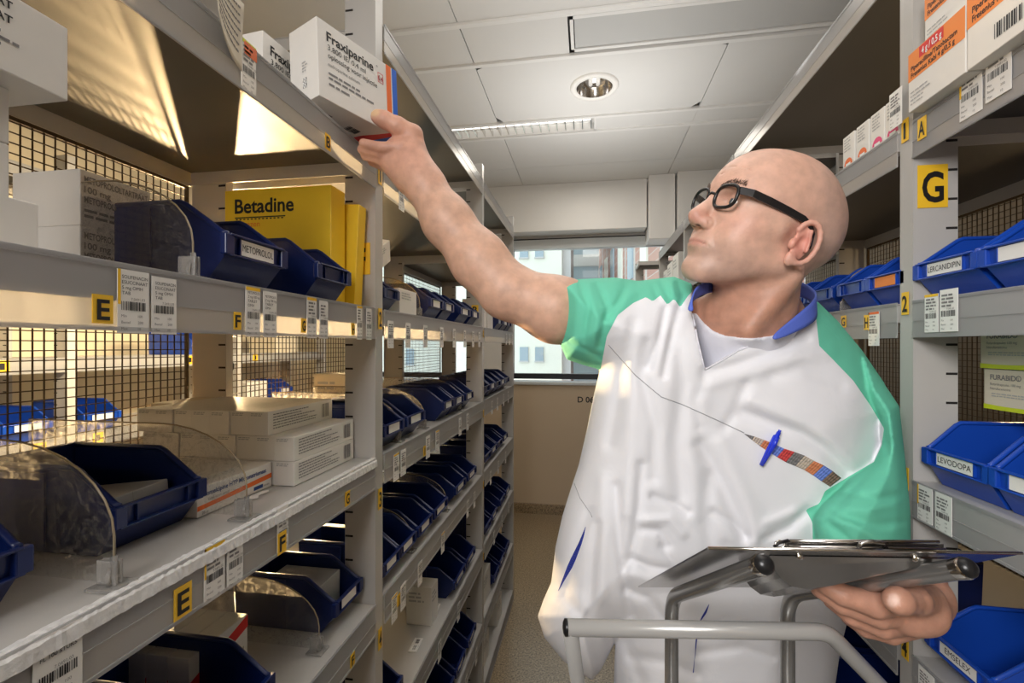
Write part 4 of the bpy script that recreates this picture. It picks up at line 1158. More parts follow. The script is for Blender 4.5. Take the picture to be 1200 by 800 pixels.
# ================================================================== SURFACE TOOLS (signed distance fields turned into one continuous skin)
def surfnets(Fv):
    """naive surface nets; returns vertices in index space and quads facing outwards (F<0 inside)."""
    s = Fv < 0
    nx, ny, nz = Fv.shape
    c = np.zeros((nx-1, ny-1, nz-1), np.int8)
    for i in (0, 1):
        for j in (0, 1):
            for k in (0, 1):
                c += s[i:nx-1+i, j:ny-1+j, k:nz-1+k]
    act = (c > 0) & (c < 8)
    idx = np.argwhere(act)
    vid = np.full(act.shape, -1, np.int64); vid[act] = np.arange(len(idx))
    off = [(i, j, k) for i in (0, 1) for j in (0, 1) for k in (0, 1)]
    vals = np.stack([Fv[idx[:,0]+o[0], idx[:,1]+o[1], idx[:,2]+o[2]] for o in off], 1).astype(np.float64)
    acc = np.zeros((len(idx), 3)); cnt = np.zeros(len(idx))
    for a in range(8):
        for b in range(a+1, 8):
            oa, ob = np.array(off[a]), np.array(off[b])
            if abs(oa-ob).sum() != 1: continue
            m = (vals[:, a] < 0) != (vals[:, b] < 0)
            t = np.where(m, vals[:, a]/(vals[:, a]-vals[:, b]+1e-20), 0)
            pt = oa[None] + (ob-oa)[None]*t[:, None]
            acc[m] += pt[m]; cnt[m] += 1
    V = idx + acc/cnt[:, None]
    quads = []
    for ax in range(3):
        sl0 = [slice(None)]*3; sl1 = [slice(None)]*3
        sl0[ax] = slice(0, -1); sl1[ax] = slice(1, None)
        d = s[tuple(sl0)] != s[tuple(sl1)]
        e = np.argwhere(d)
        b, cc = (ax+1) % 3, (ax+2) % 3
        ok = (e[:, b] > 0) & (e[:, cc] > 0) & (e[:, b] < Fv.shape[b]-1) & (e[:, cc] < Fv.shape[cc]-1)
        e = e[ok]
        ins = s[e[:,0], e[:,1], e[:,2]]
        def cell(db, dc):
            q = e.copy(); q[:, b] += db; q[:, cc] += dc
            return vid[q[:,0], q[:,1], q[:,2]]
        q = np.stack([cell(-1,-1), cell(0,-1), cell(0,0), cell(-1,0)], 1)
        q[~ins] = q[~ins][:, ::-1]
        quads.append(q)
    Q = np.concatenate(quads)
    Q = Q[(Q >= 0).all(1)]
    return V, Q
def np_mesh(name, parts, mats, colors=None, attr='tint', smooth=True):
    Vs, Qs, o = [], [], 0
    for V, Q in parts: Vs.append(V); Qs.append(Q+o); o += len(V)
    V = np.concatenate(Vs); Q = np.concatenate(Qs)
    me = bpy.data.meshes.new(name)
    me.vertices.add(len(V)); me.vertices.foreach_set('co', V.astype(np.float32).ravel())
    me.loops.add(Q.size); me.loops.foreach_set('vertex_index', Q.ravel().astype(np.int32))
    me.polygons.add(len(Q)); me.polygons.foreach_set('loop_start', np.arange(0, Q.size, 4, dtype=np.int32))
    try: me.polygons.foreach_set('loop_total', np.full(len(Q), 4, np.int32))
    except Exception: pass
    me.polygons.foreach_set('use_smooth', np.ones(len(Q), bool) if smooth else np.zeros(len(Q), bool))
    for m in mats: me.materials.append(MATS[m])
    me.update(calc_edges=True); me.validate()
    if colors is not None:
        for an, cc in colors.items():
            if cc.ndim == 2:
                a = me.attributes.new(an, 'FLOAT_COLOR', 'POINT')
                a.data.foreach_set('color', np.concatenate([cc, np.ones((len(cc), 1))], 1).astype(np.float32).ravel())
            else:
                a = me.attributes.new(an, 'FLOAT', 'POINT'); a.data.foreach_set('value', cc.astype(np.float32))
    return me
def smin(a, b, k):
    h = np.clip(0.5 + 0.5*(b-a)/k, 0, 1)
    return b + (a-b)*h - k*h*(1-h)
def smax(a, b, k): return -smin(-a, -b, k)
def cone(p, a, b, ra, rb):
    a = np.asarray(a, float); b = np.asarray(b, float)
    ab = b-a; t = np.clip(((p-a)@ab)/(ab@ab), 0, 1)
    return np.linalg.norm(p - a - t[:, None]*ab, axis=1) - (ra + (rb-ra)*t)
def chain(p, pts, rs, k=.006):
    f = None
    for i in range(len(pts)-1):
        g = cone(p, pts[i], pts[i+1], rs[i], rs[i+1])
        f = g if f is None else smin(f, g, k)
    return f
def ell(p, c, r):
    c = np.asarray(c, float); r = np.asarray(r, float)
    q = (p-c)/r; k0 = np.linalg.norm(q, axis=1); k1 = np.linalg.norm(q/r, axis=1)
    return k0*(k0-1)/np.maximum(k1, 1e-9)
def grid_mesh(f, lo, hi, st):
    lo = np.array(lo, float); n = np.ceil((np.array(hi)-lo)/st).astype(int)+1
    ax = [lo[i]+st*np.arange(n[i]) for i in range(3)]
    G = np.empty(tuple(n), np.float32)
    yy, zz = np.meshgrid(ax[1], ax[2], indexing='ij')
    base = np.stack([np.zeros(yy.size), yy.ravel(), zz.ravel()], 1)
    B = max(1, int(300000/base.shape[0]))
    for i in range(0, n[0], B):
        xs = ax[0][i:i+B]
        p = np.tile(base, (len(xs), 1)); p[:, 0] = np.repeat(xs, base.shape[0])
        G[i:i+B] = f(p).reshape(len(xs), n[1], n[2])
    V, Q = surfnets(G)
    return V*st + lo, Q
def nP(px, py, d): return np.array(P(px, py, d))
def to_px(w):
    r = w[:,0]*CS + w[:,1]*SN; d = -w[:,0]*SN + w[:,1]*CS
    return 600+F*r/d, HZ-F*(w[:,2]-CAMZ)/d, d

# ================================================================== SKIN, CLOTH MATERIALS
m, nt, b = node_mat('skin')
at = nt.nodes.new('ShaderNodeAttribute'); at.attribute_name = 'tint'
tc = nt.nodes.new('ShaderNodeTexCoord')
n = nt.nodes.new('ShaderNodeTexNoise'); n.inputs['Scale'].default_value = 55; n.inputs['Detail'].default_value = 6
nt.links.new(tc.outputs['Object'], n.inputs['Vector'])
mr = nt.nodes.new('ShaderNodeMapRange'); mr.inputs[1].default_value = .3; mr.inputs[2].default_value = .7
mr.inputs[3].default_value = .86; mr.inputs[4].default_value = 1.10
nt.links.new(n.outputs['Fac'], mr.inputs[0])
vm = nt.nodes.new('ShaderNodeVectorMath'); vm.operation = 'SCALE'
nt.links.new(at.outputs['Color'], vm.inputs[0]); nt.links.new(mr.outputs[0], vm.inputs['Scale'])
nt.links.new(vm.outputs[0], b.inputs['Base Color'])
b.inputs['Roughness'].default_value = .50
b.inputs['Subsurface Weight'].default_value = .12; b.inputs['Subsurface Radius'].default_value = (.010, .004, .002)
b.inputs['Subsurface Scale'].default_value = .5
n2 = nt.nodes.new('ShaderNodeTexNoise'); n2.inputs['Scale'].default_value = 420; n2.inputs['Detail'].default_value = 3
n3 = nt.nodes.new('ShaderNodeTexNoise'); n3.inputs['Scale'].default_value = 70; n3.inputs['Detail'].default_value = 3
nt.links.new(tc.outputs['Object'], n2.inputs['Vector']); nt.links.new(tc.outputs['Object'], n3.inputs['Vector'])
ad = nt.nodes.new('ShaderNodeMath'); ad.operation = 'ADD'
nt.links.new(n2.outputs['Fac'], ad.inputs[0]); nt.links.new(n3.outputs['Fac'], ad.inputs[1])
bp = nt.nodes.new('ShaderNodeBump'); bp.inputs['Strength'].default_value = .35; bp.inputs['Distance'].default_value = .0008
nt.links.new(ad.outputs[0], bp.inputs['Height']); nt.links.new(bp.outputs['Normal'], b.inputs['Normal'])

# tunic: white body, mint green raglan sleeves, told apart by a signed seam distance stored on the cloth
m, nt, b = node_mat('tunic_cloth')
at = nt.nodes.new('ShaderNodeAttribute'); at.attribute_name = 'seam'
ma = nt.nodes.new('ShaderNodeMath'); ma.operation = 'LESS_THAN'; ma.inputs[1].default_value = 0.0
nt.links.new(at.outputs['Fac'], ma.inputs[0])
mx = nt.nodes.new('ShaderNodeMix'); mx.data_type = 'RGBA'
mx.inputs[6].default_value = (0.80, 0.80, 0.83, 1); mx.inputs[7].default_value = (0.14, 0.56, 0.39, 1)
nt.links.new(ma.outputs[0], mx.inputs[0]); nt.links.new(mx.outputs[2], b.inputs['Base Color'])
b.inputs['Roughness'].default_value = .75; b.inputs['Specular IOR Level'].default_value = .25
tc = nt.nodes.new('ShaderNodeTexCoord')
n2 = nt.nodes.new('ShaderNodeTexNoise'); n2.inputs['Scale'].default_value = 14; n2.inputs['Detail'].default_value = 4
n2.inputs['Distortion'].default_value = 1.2
nt.links.new(tc.outputs['Object'], n2.inputs['Vector'])
bp = nt.nodes.new('ShaderNodeBump'); bp.inputs['Strength'].default_value = .16; bp.inputs['Distance'].default_value = .010
nt.links.new(n2.outputs['Fac'], bp.inputs['Height']); nt.links.new(bp.outputs['Normal'], b.inputs['Normal'])
mat('undershirt', (0.74, 0.74, 0.80), .8, 0, .02, 50, .1, 500)
mat('collar_blue', (0.10, 0.16, 0.62), .7, 0, .05, 60, .2, 500)
mat('deep_blue_cloth', (0.03, 0.05, 0.35), .8)
mat('trousers', (0.02, 0.02, 0.025), .8)
mat('thread', (0.36, 0.36, 0.38), .8)
mat('eye_white', (0.75, 0.70, 0.66), .2); mat('iris', (0.10, 0.12, 0.13), .2); mat('brow_hair', (0.13, 0.09, 0.07), .7)
for nm, c in (('lin_grey', (.20,.19,.19)), ('lin_sand', (.55,.46,.38)), ('lin_blue', (.16,.24,.70)), ('lin_red', (.62,.06,.06)), ('lin_orange', (.65,.22,.10)), ('lin_brown', (.22,.13,.10))):
    mat(nm, c, .8)

# ================================================================== THE MAN
ROOT = thing('person', "bald man in black glasses and white-green tunic reaching up to the left shelf", 'person', (0.25, 0.86, 0.0))
def child(me, name, parent=None, label=None):
    o = bpy.data.objects.new(name, me); COL.objects.link(o)
    pr = parent or ROOT
    o.parent = pr
    if pr is ROOT: o.location = -ROOT.location
    if label: o['label'] = label
    return o
# head frame
def rotm(y, p, r):
    return np.array(Euler((r, p, y), 'XYZ').to_matrix())
HR = rotm(3.5524, -0.2968, -0.2402); HP = np.array([0.2756, 0.7889, 1.6965])
def h2w(q): return (HR @ np.asarray(q, float).T).T + HP
def w2h(p): return (p - HP) @ HR
# neck and shoulders, world space
NECK = [(nP(893,285,.745), nP(880,372,.785), .060, .068)]
def head_local(q):
    qa = q.copy(); qa[:, 1] = np.abs(q[:, 1])
    f = ell(q, (-.012, 0, .022), (.106, .079, .088))
    f = smin(f, ell(q, (.030, 0, .020), (.070, .066, .072)), .02)
    f = smin(f, ell(q, (-.060, 0, .000), (.062, .066, .062)), .03)
    f = smin(f, ell(qa, (.040, 0, -.035), (.054, .060, .062)), .02)
    f = smin(f, ell(q, (.040, 0, -.075), (.052, .046, .040)), .02)
    f = smin(f, cone(qa, (-.006, .056, -.062), (.072, .016, -.104), .017, .017), .022)       # jaw line
    f = smin(f, ell(qa, (.032, .041, -.050), (.048, .0265, .036)), .022)
    f = smin(f, ell(q, (.080, 0, -.105), (.020, .021, .017)), .014)                          # chin
    f = smin(f, cone(qa, (.050, .047, -.022), (.020, .064, -.018), .017, .012), .018)        # cheek bone
    f = smin(f, cone(qa, (.089, .010, .017), (.072, .046, .019), .0075, .008), .010)         # brow ridge
    f = smin(f, ell(q, (.083, 0, -.066), (.020, .030, .020)), .012)                          # mouth mound
    # nose
    f = smin(f, cone(q, (.091, 0, .006), (.1135, 0, -.031), .0080, .0120), .009)
    f = smin(f, cone(qa, (.099, .0135, -.038), (.107, .006, -.037), .0092, .0092), .006)
    f = smax(f, -ell(qa, (.1065, .0078, -.0472), (.0055, .0035, .0045)), .003)
    # eye sockets, lids
    f = smax(f, -ell(qa, (.094, .031, .000), (.017, .019, .012)), .010)
    lid = np.linalg.norm(qa - np.array([.0745, .031, .000]), axis=1) - .0138
    f = smin(f, lid, .004)
    f = smax(f, -ell(qa, (.089, .032, -.0010), (.009, .0140, .0048)), .0015)
    f = smin(f, cone(qa, (.078, .018, -.0125), (.074, .046, -.0105), .0022, .0022), .008)    # bag under the eye
    # folds nose to mouth, under lip, temple
    f = smax(f, -chain(qa, [(.1015, .0195, -.036), (.0955, .0275, -.050), (.0875, .0345, -.066)], [.0008, .0008, .0004], .001), .0055)
    
    f = smax(f, -cone(q, (.1015, -.012, -.0855), (.1015, .012, -.0855), .003, .003), .009)
    # lips
    f = smin(f, chain(qa, [(.1005, 0, -.0630), (.0980, .012, -.0645), (.0910, .0235, -.0675)], [.0030, .0028, .0012], .002), .0025)
    f = smin(f, chain(qa, [(.1000, 0, -.0725), (.0972, .012, -.0718), (.0905, .0225, -.0698)], [.0034, .0030, .0012], .002), .0025)
    f = smax(f, -chain(qa, [(.1045, 0, -.0680), (.1020, .010, -.0681), (.0975, .019, -.0684), (.0895, .0280, -.0700)], [.0014, .0014, .0013, .0008], .001), .0015)
    # forehead lines
    for z in (.040, .052):
        f = smax(f, -cone(qa, (.0985, 0, z), (.080, .045, z-.006), .0008, .0006), .003)
    # crow's feet
    for dz in (-.006, .0, .006):
        f = smax(f, -cone(qa, (.062, .054, .0+dz*.4), (.048, .062, dz), .0007, .0004), .002)
    # ears
    ec = np.array([-.012, .0775, -.028])
    e = None
    n = 14
    pts = []
    for i in range(n):
        a = math.radians(-60 + 285*i/(n-1))
        pts.append((ec[0] - .016*math.sin(a)*1.05 - .002, ec[1] + .009 + .006*math.sin(a), ec[2] - .004 + .029*(-math.cos(a))*-1*(-1) if False else ec[2] + .030*math.cos(a + math.pi)*-1))
    rs = [.0036]*n; rs[-1] = .0030
    for i in range(n-1):
        g = cone(qa, pts[i], pts[i+1], rs[i], rs[i+1]); e = g if e is None else smin(e, g, .002)
    # concha plate and inner fold
    e = smin(e, ell(qa, (ec[0]-.002, ec[1]+.003, ec[2]+.001), (.0155, .0040, .027)), .004)
    e = smin(e, cone(qa, (ec[0]-.004, ec[1]+.009, ec[2]+.018), (ec[0]-.009, ec[1]+.010, ec[2]-.010), .0028, .0026), .003)
    e = smax(e, -ell(qa, (ec[0]+.001, ec[1]+.010, ec[2]-.001), (.0070, .0075, .0105)), .003)
    e = smin(e, ell(qa, (ec[0]+.006, ec[1]+.004, ec[2]-.027), (.0085, .0050, .0105)), .004)   # lobe
    e = smin(e, ell(qa, (ec[0]+.013, ec[1]+.003, ec[2]-.006), (.0045, .0055, .0075)), .003)   # tragus
    f = smin(f, e, .004)
    return f
def neck_world(p):
    f = None
    for a, b_, ra, rb in NECK:
        g = cone(p, a, b_, ra, rb); f = g if f is None else smin(f, g, .02)
    f = smin(f, cone(p, nP(900,340,.82), nP(945,405,.88), .038, .026), .03)
    f = smin(f, cone(p, nP(850,370,.83), nP(775,385,.87), .045, .035), .03)
    f = smin(f, cone(p, nP(864,385,.79), nP(864,450,.86), .058, .065), .03)
    # tendons and throat
    f = smin(f, cone(p, nP(930,322,.700), nP(876,388,.722), .010, .006), .032)
    return f
def body_sdf(p):
    q = w2h(p)
    return smin(head_local(q), neck_world(p), .022)
hc = h2w([(0,0,0)])[0]
VH, QH = grid_mesh(body_sdf, (hc[0]-.155, hc[1]-.155, hc[2]-.165), (hc[0]+.155, hc[1]+.155, hc[2]+.150), .0021)
VN, QN = grid_mesh(lambda p: neck_world(p), (.02, .60, 1.28), (.56, 1.06, hc[2]-.158), .004)

# right arm, reaching (image left)
ARM = [(nP(770,388,.88), .050), (nP(710,372,.85), .052), (nP(652,363,.825), .0545), (nP(594,341,.835), .0455), (nP(562,306,.845), .0475),
       (nP(524,259,.855), .0415), (nP(497,216,.865), .0330), (nP(486,196,.868), .0305)]
def hand_r(p):
    f = chain(p, [nP(488,200,.868), nP(478,182,.872), nP(466,176,.872)], [.030, .0300, .0235], .02)
    f = smin(f, cone(p, nP(486,186,.862), nP(484,158,.866), .021, .0185), .012)
    f = smin(f, cone(p, nP(459,189,.872), nP(478,208,.870), .0240, .0290), .016)
    f = smin(f, chain(p, [nP(483,158,.862), nP(466,148,.852), nP(450,140,.846), nP(443,137,.845)], [.0185, .0165, .0150, .0132], .006), .006)
    # four fingers under the carton
    fs = [((470,172,.850), (447,173,.846), (426,168,.850)), ((470,176,.858), (446,180,.856), (424,175,.860)),
          ((468,182,.868), (447,188,.866), (428,183,.870)), ((466,190,.878), (450,195,.878), (436,190,.884))]
    rr = [(.0115, .0100, .0085)]*3 + [(.0105, .0090, .0078)]
    for (a, b_, c_), r_ in zip(fs, rr):
        f = smin(f, chain(p, [nP(*a), nP(*b_), nP(*c_)], r_, .003), .004)
    # skin folds at the thumb root
    for k in range(5):
        f = smax(f, -chain(p, [nP(468+k*.5, 168+k*4.0, .838), nP(480, 166+k*4.2, .842), nP(490, 168+k*4, .852)], [.0008]*3, .001), .0025)
    return f
def arm_sdf(p):
    f = chain(p, [a for a, r in ARM], [r for a, r in ARM], .03)
    return smin(f, hand_r(p), .014)
pa = np.array([a for a, r in ARM])
VA, QA = grid_mesh(arm_sdf, pa.min(0)-np.array([.13, .10, .07]), pa.max(0)+np.array([.07, .07, .155]), .0026)

# left arm and hand under the tray (image right)
def arm_l(p):
    f = chain(p, [nP(995,490,.86), nP(1015,655,.80), nP(1066,678,.63), nP(1080,698,.565)], [.042, .040, .034, .027], .02)
    f = smin(f, chain(p, [nP(1080,700,.56), nP(1074,712,.535), nP(1062,718,.530)], [.027, .0265, .0230], .015), .02)
    F4 = [([(1066,702,.520), (1026,708,.512), (988,697,.517), (966,686,.525)], [.0155, .0140, .0115, .0095]),
          ([(1070,717,.532), (1030,722,.522), (988,708,.527), (960,691,.538)], [.0150, .0125, .0108, .0090]),
          ([(1070,728,.545), (1034,735,.536), (998,722,.540), (974,704,.550)], [.0140, .0118, .0100, .0088]),
          ([(1068,735,.558), (1044,744,.552), (1014,737,.556), (994,724,.562)], [.0125, .0100, .0090, .0080])]
    for pts, rs in F4:
        f = smin(f, chain(p, [nP(*a) for a in pts], rs, .003), .0035)
    f = smin(f, chain(p, [nP(1082,700,.530), nP(1070,702,.495), nP(1053,704,.472), nP(1050,704,.469)], [.0190, .0150, .0125, .0112], .006), .006)
    # knuckle creases and nail on the thumb
    f = smax(f, -chain(p, [nP(1068,694,.482), nP(1072,704,.480), nP(1068,716,.484)], [.0009]*3, .001), .002)
    f = smax(f, -ell(p, nP(1047,702,.459), (.0062, .0040, .0062)), .0012)
    return f
VL, QL = grid_mesh(arm_l, (.20, .40, 1.08), (.60, .95, 1.50), .0026)
# trunk and legs, hidden by the clothes
def trunk(p):
    f = ell(p, (.25, .96, 1.28), (.13, .06, .18))
    f = smin(f, ell(p, (.25, .96, .98), (.14, .075, .14)), .05)
    for s in (-1, 1):
        f = smin(f, chain(p, [np.array([.25+s*.08, .96, .95]), np.array([.25+s*.095, .94, .50]), np.array([.25+s*.10, .96, .09])], [.075, .052, .036], .02), .02)
        f = smin(f, cone(p, np.array([.25+s*.10, .98, .05]), np.array([.25+s*.12, .80, .035]), .036, .03), .02)
    return f
VT, QT = grid_mesh(trunk, (.02, .72, -.02), (.48, 1.12, 1.52), .012)
Vb = np.concatenate([VH, VN, VA, VL, VT])
def mixc(c, col, w): return c*(1-w[:, None]) + np.array(col)[None]*w[:, None]
def bump_w(p, c, r): return np.clip(1 - np.linalg.norm((p-np.asarray(c))/np.asarray(r), axis=1), 0, 1)
col = np.tile(np.array([.66, .395, .295]), (len(Vb), 1))
nh = len(VH); nn = len(VN)
q = w2h(Vb[:nh]); qa = q.copy(); qa[:, 1] = np.abs(qa[:, 1])
c = col[:nh].copy()
c = mixc(c, (.64, .30, .23), bump_w(qa, (.06, .045, -.03), (.04, .035, .03))*.7)
c = mixc(c, (.62, .25, .19), bump_w(qa, (.113, .006, -.034), (.022, .02, .018))*.8)
c = mixc(c, (.66, .24, .19), bump_w(qa, (-.012, .086, -.028), (.04, .02, .045))*.9)
stub = np.clip(1.3*bump_w(qa, (.06, .02, -.09), (.075, .075, .050)), 0, 1)
c = mixc(c, (.42, .30, .25), stub*.60)
scalp = np.clip((q[:, 2]-.0)/.05, 0, 1)*np.clip((.015-q[:, 0])/.05, 0, 1) + np.clip((-.02-q[:, 0])/.04, 0, 1)*np.clip((q[:,2]+.05)/.03, 0, 1)
c = mixc(c, (.44, .32, .27), np.clip(scalp, 0, 1)*.45)
lips = np.clip(2.0*bump_w(qa, (.097, .004, -.068), (.016, .026, .0085)), 0, 1)
c = mixc(c, (.50, .20, .16), lips*.6)
c = mixc(c, (.05, .02, .02), np.clip(3*bump_w(qa, (.107, .0075, -.045), (.006, .005, .0055)), 0, 1)*.8)
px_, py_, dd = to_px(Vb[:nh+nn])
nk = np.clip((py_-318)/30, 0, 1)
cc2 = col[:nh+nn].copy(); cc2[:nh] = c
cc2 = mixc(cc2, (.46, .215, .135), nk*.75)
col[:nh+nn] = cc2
# arm: warmer, hand redder
o = nh+nn; pa_, pb_, dd = to_px(Vb[o:o+len(VA)])
w = np.clip((230-pb_)/50, 0, 1); col[o:o+len(VA)] = mixc(mixc(col[o:o+len(VA)], (.60, .36, .24), np.ones(len(VA))*.5), (.66, .34, .24), w*.8)
nail = np.clip(2.5*(1-np.hypot((pa_-439)/7, (pb_-131)/7)), 0, 1)*(dd < .858)
col[o:o+len(VA)] = mixc(col[o:o+len(VA)], (.70, .46, .26), nail*.9)
o += len(VA); pa_, pb_, dd = to_px(Vb[o:o+len(VL)])
col[o:o+len(VL)] = mixc(col[o:o+len(VL)], (.56, .29, .20), np.ones(len(VL)))
nail = np.clip(2.5*(1-np.hypot((pa_-1047)/9, (pb_-703)/10)), 0, 1)*(dd < .468)
col[o:o+len(VL)] = mixc(col[o:o+len(VL)], (.80, .55, .45), nail*.9)
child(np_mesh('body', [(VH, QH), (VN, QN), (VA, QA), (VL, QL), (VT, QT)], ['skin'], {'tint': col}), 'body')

# eyes
for s in (-1, 1):
    mb = MB(); prof = [(.0001, -.0122)] + [(.0122*math.cos(a), .0122*math.sin(a)) for a in [math.radians(-80+10*i) for i in range(17)]] + [(.0001, .0122)]
    mb.lathe(prof, 'eye_white', 24)
    mb.lathe([(.0001, .0128), (.003, .0126), (.0058, .0112), (.0059, .0108)], 'iris', 20)
    me = mb.mesh('eye')
    o = child(me, 'eye')
    c_ = h2w([(.0745, s*.031, .0)])[0]
    gz = HR @ np.array([.85, -.25, .12])
    o.rotation_mode = 'QUATERNION'; o.rotation_quaternion = Vector(gz).to_track_quat('Z', 'Y')
    o.location = Vector(c_) - ROOT.location
# eyebrows made of short hairs
for s in (-1, 1):
    mb = MB(); rg = random.Random(9)
    for i in range(150):
        t = rg.random(); yy = .012 + .036*t; zz = .0175 + .010*math.sin(t*2.4)*.8 + rg.uniform(-.0030, .0030)
        # march onto the skin
        x = .12
        for _ in range(60):
            v_ = head_local(np.array([[x, s*yy, zz]]))[0]
            if v_ < .0003: break
            x -= max(v_*.7, .0003)
        p0 = np.array([x-.0005, s*yy, zz]); p1 = p0 + np.array([.0010, s*.0060*rg.uniform(.5, 1.1), rg.uniform(.0005, .0040)])
        w0, w1 = h2w([p0])[0], h2w([p1])[0]
        mb.tube([w0, (w0+w1)/2, w1], .00028, 'brow_hair', 4, rs=[.0003, .00026, .0001])
    child(mb.mesh('eyebrow'), 'eyebrow')

# glasses: one part with rim, lenses and temples
def head_tube(pts, r, m, seg=8, closed=False, rs=None):
    mb = MB(); mb.tube([tuple(h2w([p])[0]) for p in pts], r, m, seg, closed, rs=rs); return mb
gl = MB()
def lens_outline(s, n=28):
    pts = []
    for i in range(n):
        a = 2*math.pi*i/n
        ex = .0235*np.sign(math.cos(a))*abs(math.cos(a))**.72; ez = .0165*np.sign(math.sin(a))*abs(math.sin(a))**.78
        y = s*.0330 + ex; 
        pts.append((.1010 - .30*max(0, abs(y)-.030)**1.0*.55 - .10*(ez < 0)*abs(ez), y, .0005 + ez + .0015))
    return pts
for s in (-1, 1):
    gl.tube([tuple(v) for v in h2w(np.array(lens_outline(s)))], .0026, 'black_plastic', 8, True)
gl.tube([tuple(v) for v in h2w(np.array([(.1010, -.0105, .006), (.1035, 0, .009), (.1010, .0105, .006)]))], .0022, 'black_plastic', 8)
G = child(gl.mesh('glasses'), 'glasses')
for s in (-1, 1):
    ol = np.array(lens_outline(s)); cpt = ol.mean(0)
    w_ = h2w(ol); cw_ = h2w([cpt])[0]
    l = MB(); n = len(w_)
    nrm = HR @ np.array([.0006, 0, 0])
    vs = [tuple(v+nrm) for v in w_] + [tuple(v-nrm) for v in w_] + [tuple(cw_+nrm*2), tuple(cw_-nrm)]
    fs = [(i, (i+1) % n, 2*n) for i in range(n)] + [(n+(i+1) % n, n+i, 2*n+1) for i in range(n)]
    l.add(vs, fs, 'lens_glass', True)
    lo = bpy.data.objects.new('lens', l.mesh('lens')); COL.objects.link(lo); lo.parent = G
    # temple: flat bar from the hinge to behind the ear
    tp = [(.0965, s*.0560, .0100), (.080, s*.0655, .0105), (.055, s*.0725, .0080), (.025, s*.0775, .0050), (.000, s*.0815, .0020), (-.015, s*.0830, -.0040), (-.026, s*.0820, -.014), (-.032, s*.0790, -.028)]
    hh = [.0050, .0052, .0052, .0050, .0046, .0040, .0036, .0030]
    vs = []; fs = []
    for (x, y, z), h_ in zip(tp, hh):
        for (dy, dz) in ((-.0014, -h_), (.0014, -h_), (.0014, h_), (-.0014, h_)):
            vs.append(tuple(h2w([(x, y+dy, z+dz)])[0]))
    for i in range(len(tp)-1):
        for k in range(4):
            a, b_ = i*4+k, i*4+(k+1) % 4
            fs.append((a, b_, b_+4, a+4) if s > 0 else (a, a+4, b_+4, b_))
    fs += [(0,3,2,1), (len(vs)-4, len(vs)-3, len(vs)-2, len(vs)-1)]
    t_ = MB(); t_.add(vs, fs, 'black_plastic', False)
    to = bpy.data.objects.new('temple', t_.mesh('temple')); COL.objects.link(to); to.parent = G

# ---- tunic, built on a grid of view columns but with its own real depth everywhere
def poly_sdf(px, py, poly):
    poly = np.asarray(poly, float); n = len(poly)
    d = np.full(px.shape, 1e9); ins = np.zeros(px.shape, bool)
    for i in range(n):
        a, b_ = poly[i], poly[(i+1) % n]
        e = b_-a; wx = px-a[0]; wy = py-a[1]
        t = np.clip((wx*e[0]+wy*e[1])/(e@e), 0, 1)
        d = np.minimum(d, (wx-e[0]*t)**2 + (wy-e[1]*t)**2)
        c1 = (a[1] > py) != (b_[1] > py)
        with np.errstate(divide='ignore', invalid='ignore'):
            xin = (b_[0]-a[0])*(py-a[1])/(b_[1]-a[1]+1e-12) + a[0]
        ins ^= c1 & (px < xin)
    d = np.sqrt(d)
    return np.where(ins, -d, d)
def line_dist(px, py, pl):
    d = np.full(px.shape, 1e9)
    for a, b_ in zip(pl[:-1], pl[1:]):
        ex, ey = b_[0]-a[0], b_[1]-a[1]; wx = px-a[0]; wy = py-a[1]
        t = np.clip((wx*ex+wy*ey)/(ex*ex+ey*ey), 0, 1)
        d = np.minimum(d, (wx-ex*t)**2 + (wy-ey*t)**2)
    return np.sqrt(d)
def dfield(px, py, ctrl, pw=2.2):
    num = 0; den = 0
    for (x, y, v) in ctrl:
        w = 1/((px-x)**2 + (py-y)**2 + 900)**(pw/2)
        num = num + w*v; den = den + w
    return num/den
STEP = 2.5
gx = np.arange(615, 1085, STEP); gy = np.arange(312, 905, STEP); gd = np.arange(.60, 1.02, .0042)
PX, PY = np.meshgrid(gx, gy, indexing='ij')
TORSO = [(656,328),(720,325),(748,329),(790,324),(815,334),(845,338),(905,346),(957,352),(982,376),(1010,410),(1036,448),(1050,478),(1050,560),(1020,640),(1000,700),(985,760),(975,830),(960,890),
         (725,890),(719,806),(721,752),(704,785),(694,797),(661,775),(638,747),(630,722),(637,702),(646,682),(651,640),(659,604),(668,575),(678,545),(688,502),(696,462),(703,433),(682,427),(664,421),(656,402)]
SLEEVE = [(1012,418),(1040,455),(1054,476),(1061,540),(1067,600),(1068,668),(1000,678),(962,668),(956,632),(952,607),(963,590),(995,560),(1024,541),(1033,520),(1030,490),(1010,460)]
NOTCH = [(812,300),(811,366),(817,395),(826,432),(845,421),(865,409),(905,393),(938,374),(958,350),(962,300)]
sT = poly_sdf(PX, PY, TORSO); sS = poly_sdf(PX, PY, SLEEVE); sN = poly_sdf(PX, PY, NOTCH)
d0 = dfield(PX, PY, [(660,365,.825),(720,370,.845),(800,400,.865),(840,480,.865),(840,600,.87),(840,740,.88),(690,560,.88),(650,720,.90),(960,420,.86),(1010,440,.84),(1000,560,.86),(980,760,.88),(720,800,.89),(880,860,.89)])
dS = dfield(PX, PY, [(1020,430,.80),(1045,520,.765),(1030,600,.74),(1000,640,.725),(1060,640,.72)])
fold = np.zeros_like(PX)
def FOLD(pl, A, w):
    global fold
    fold = fold + A*np.exp(-(line_dist(PX, PY, pl)/w)**2)
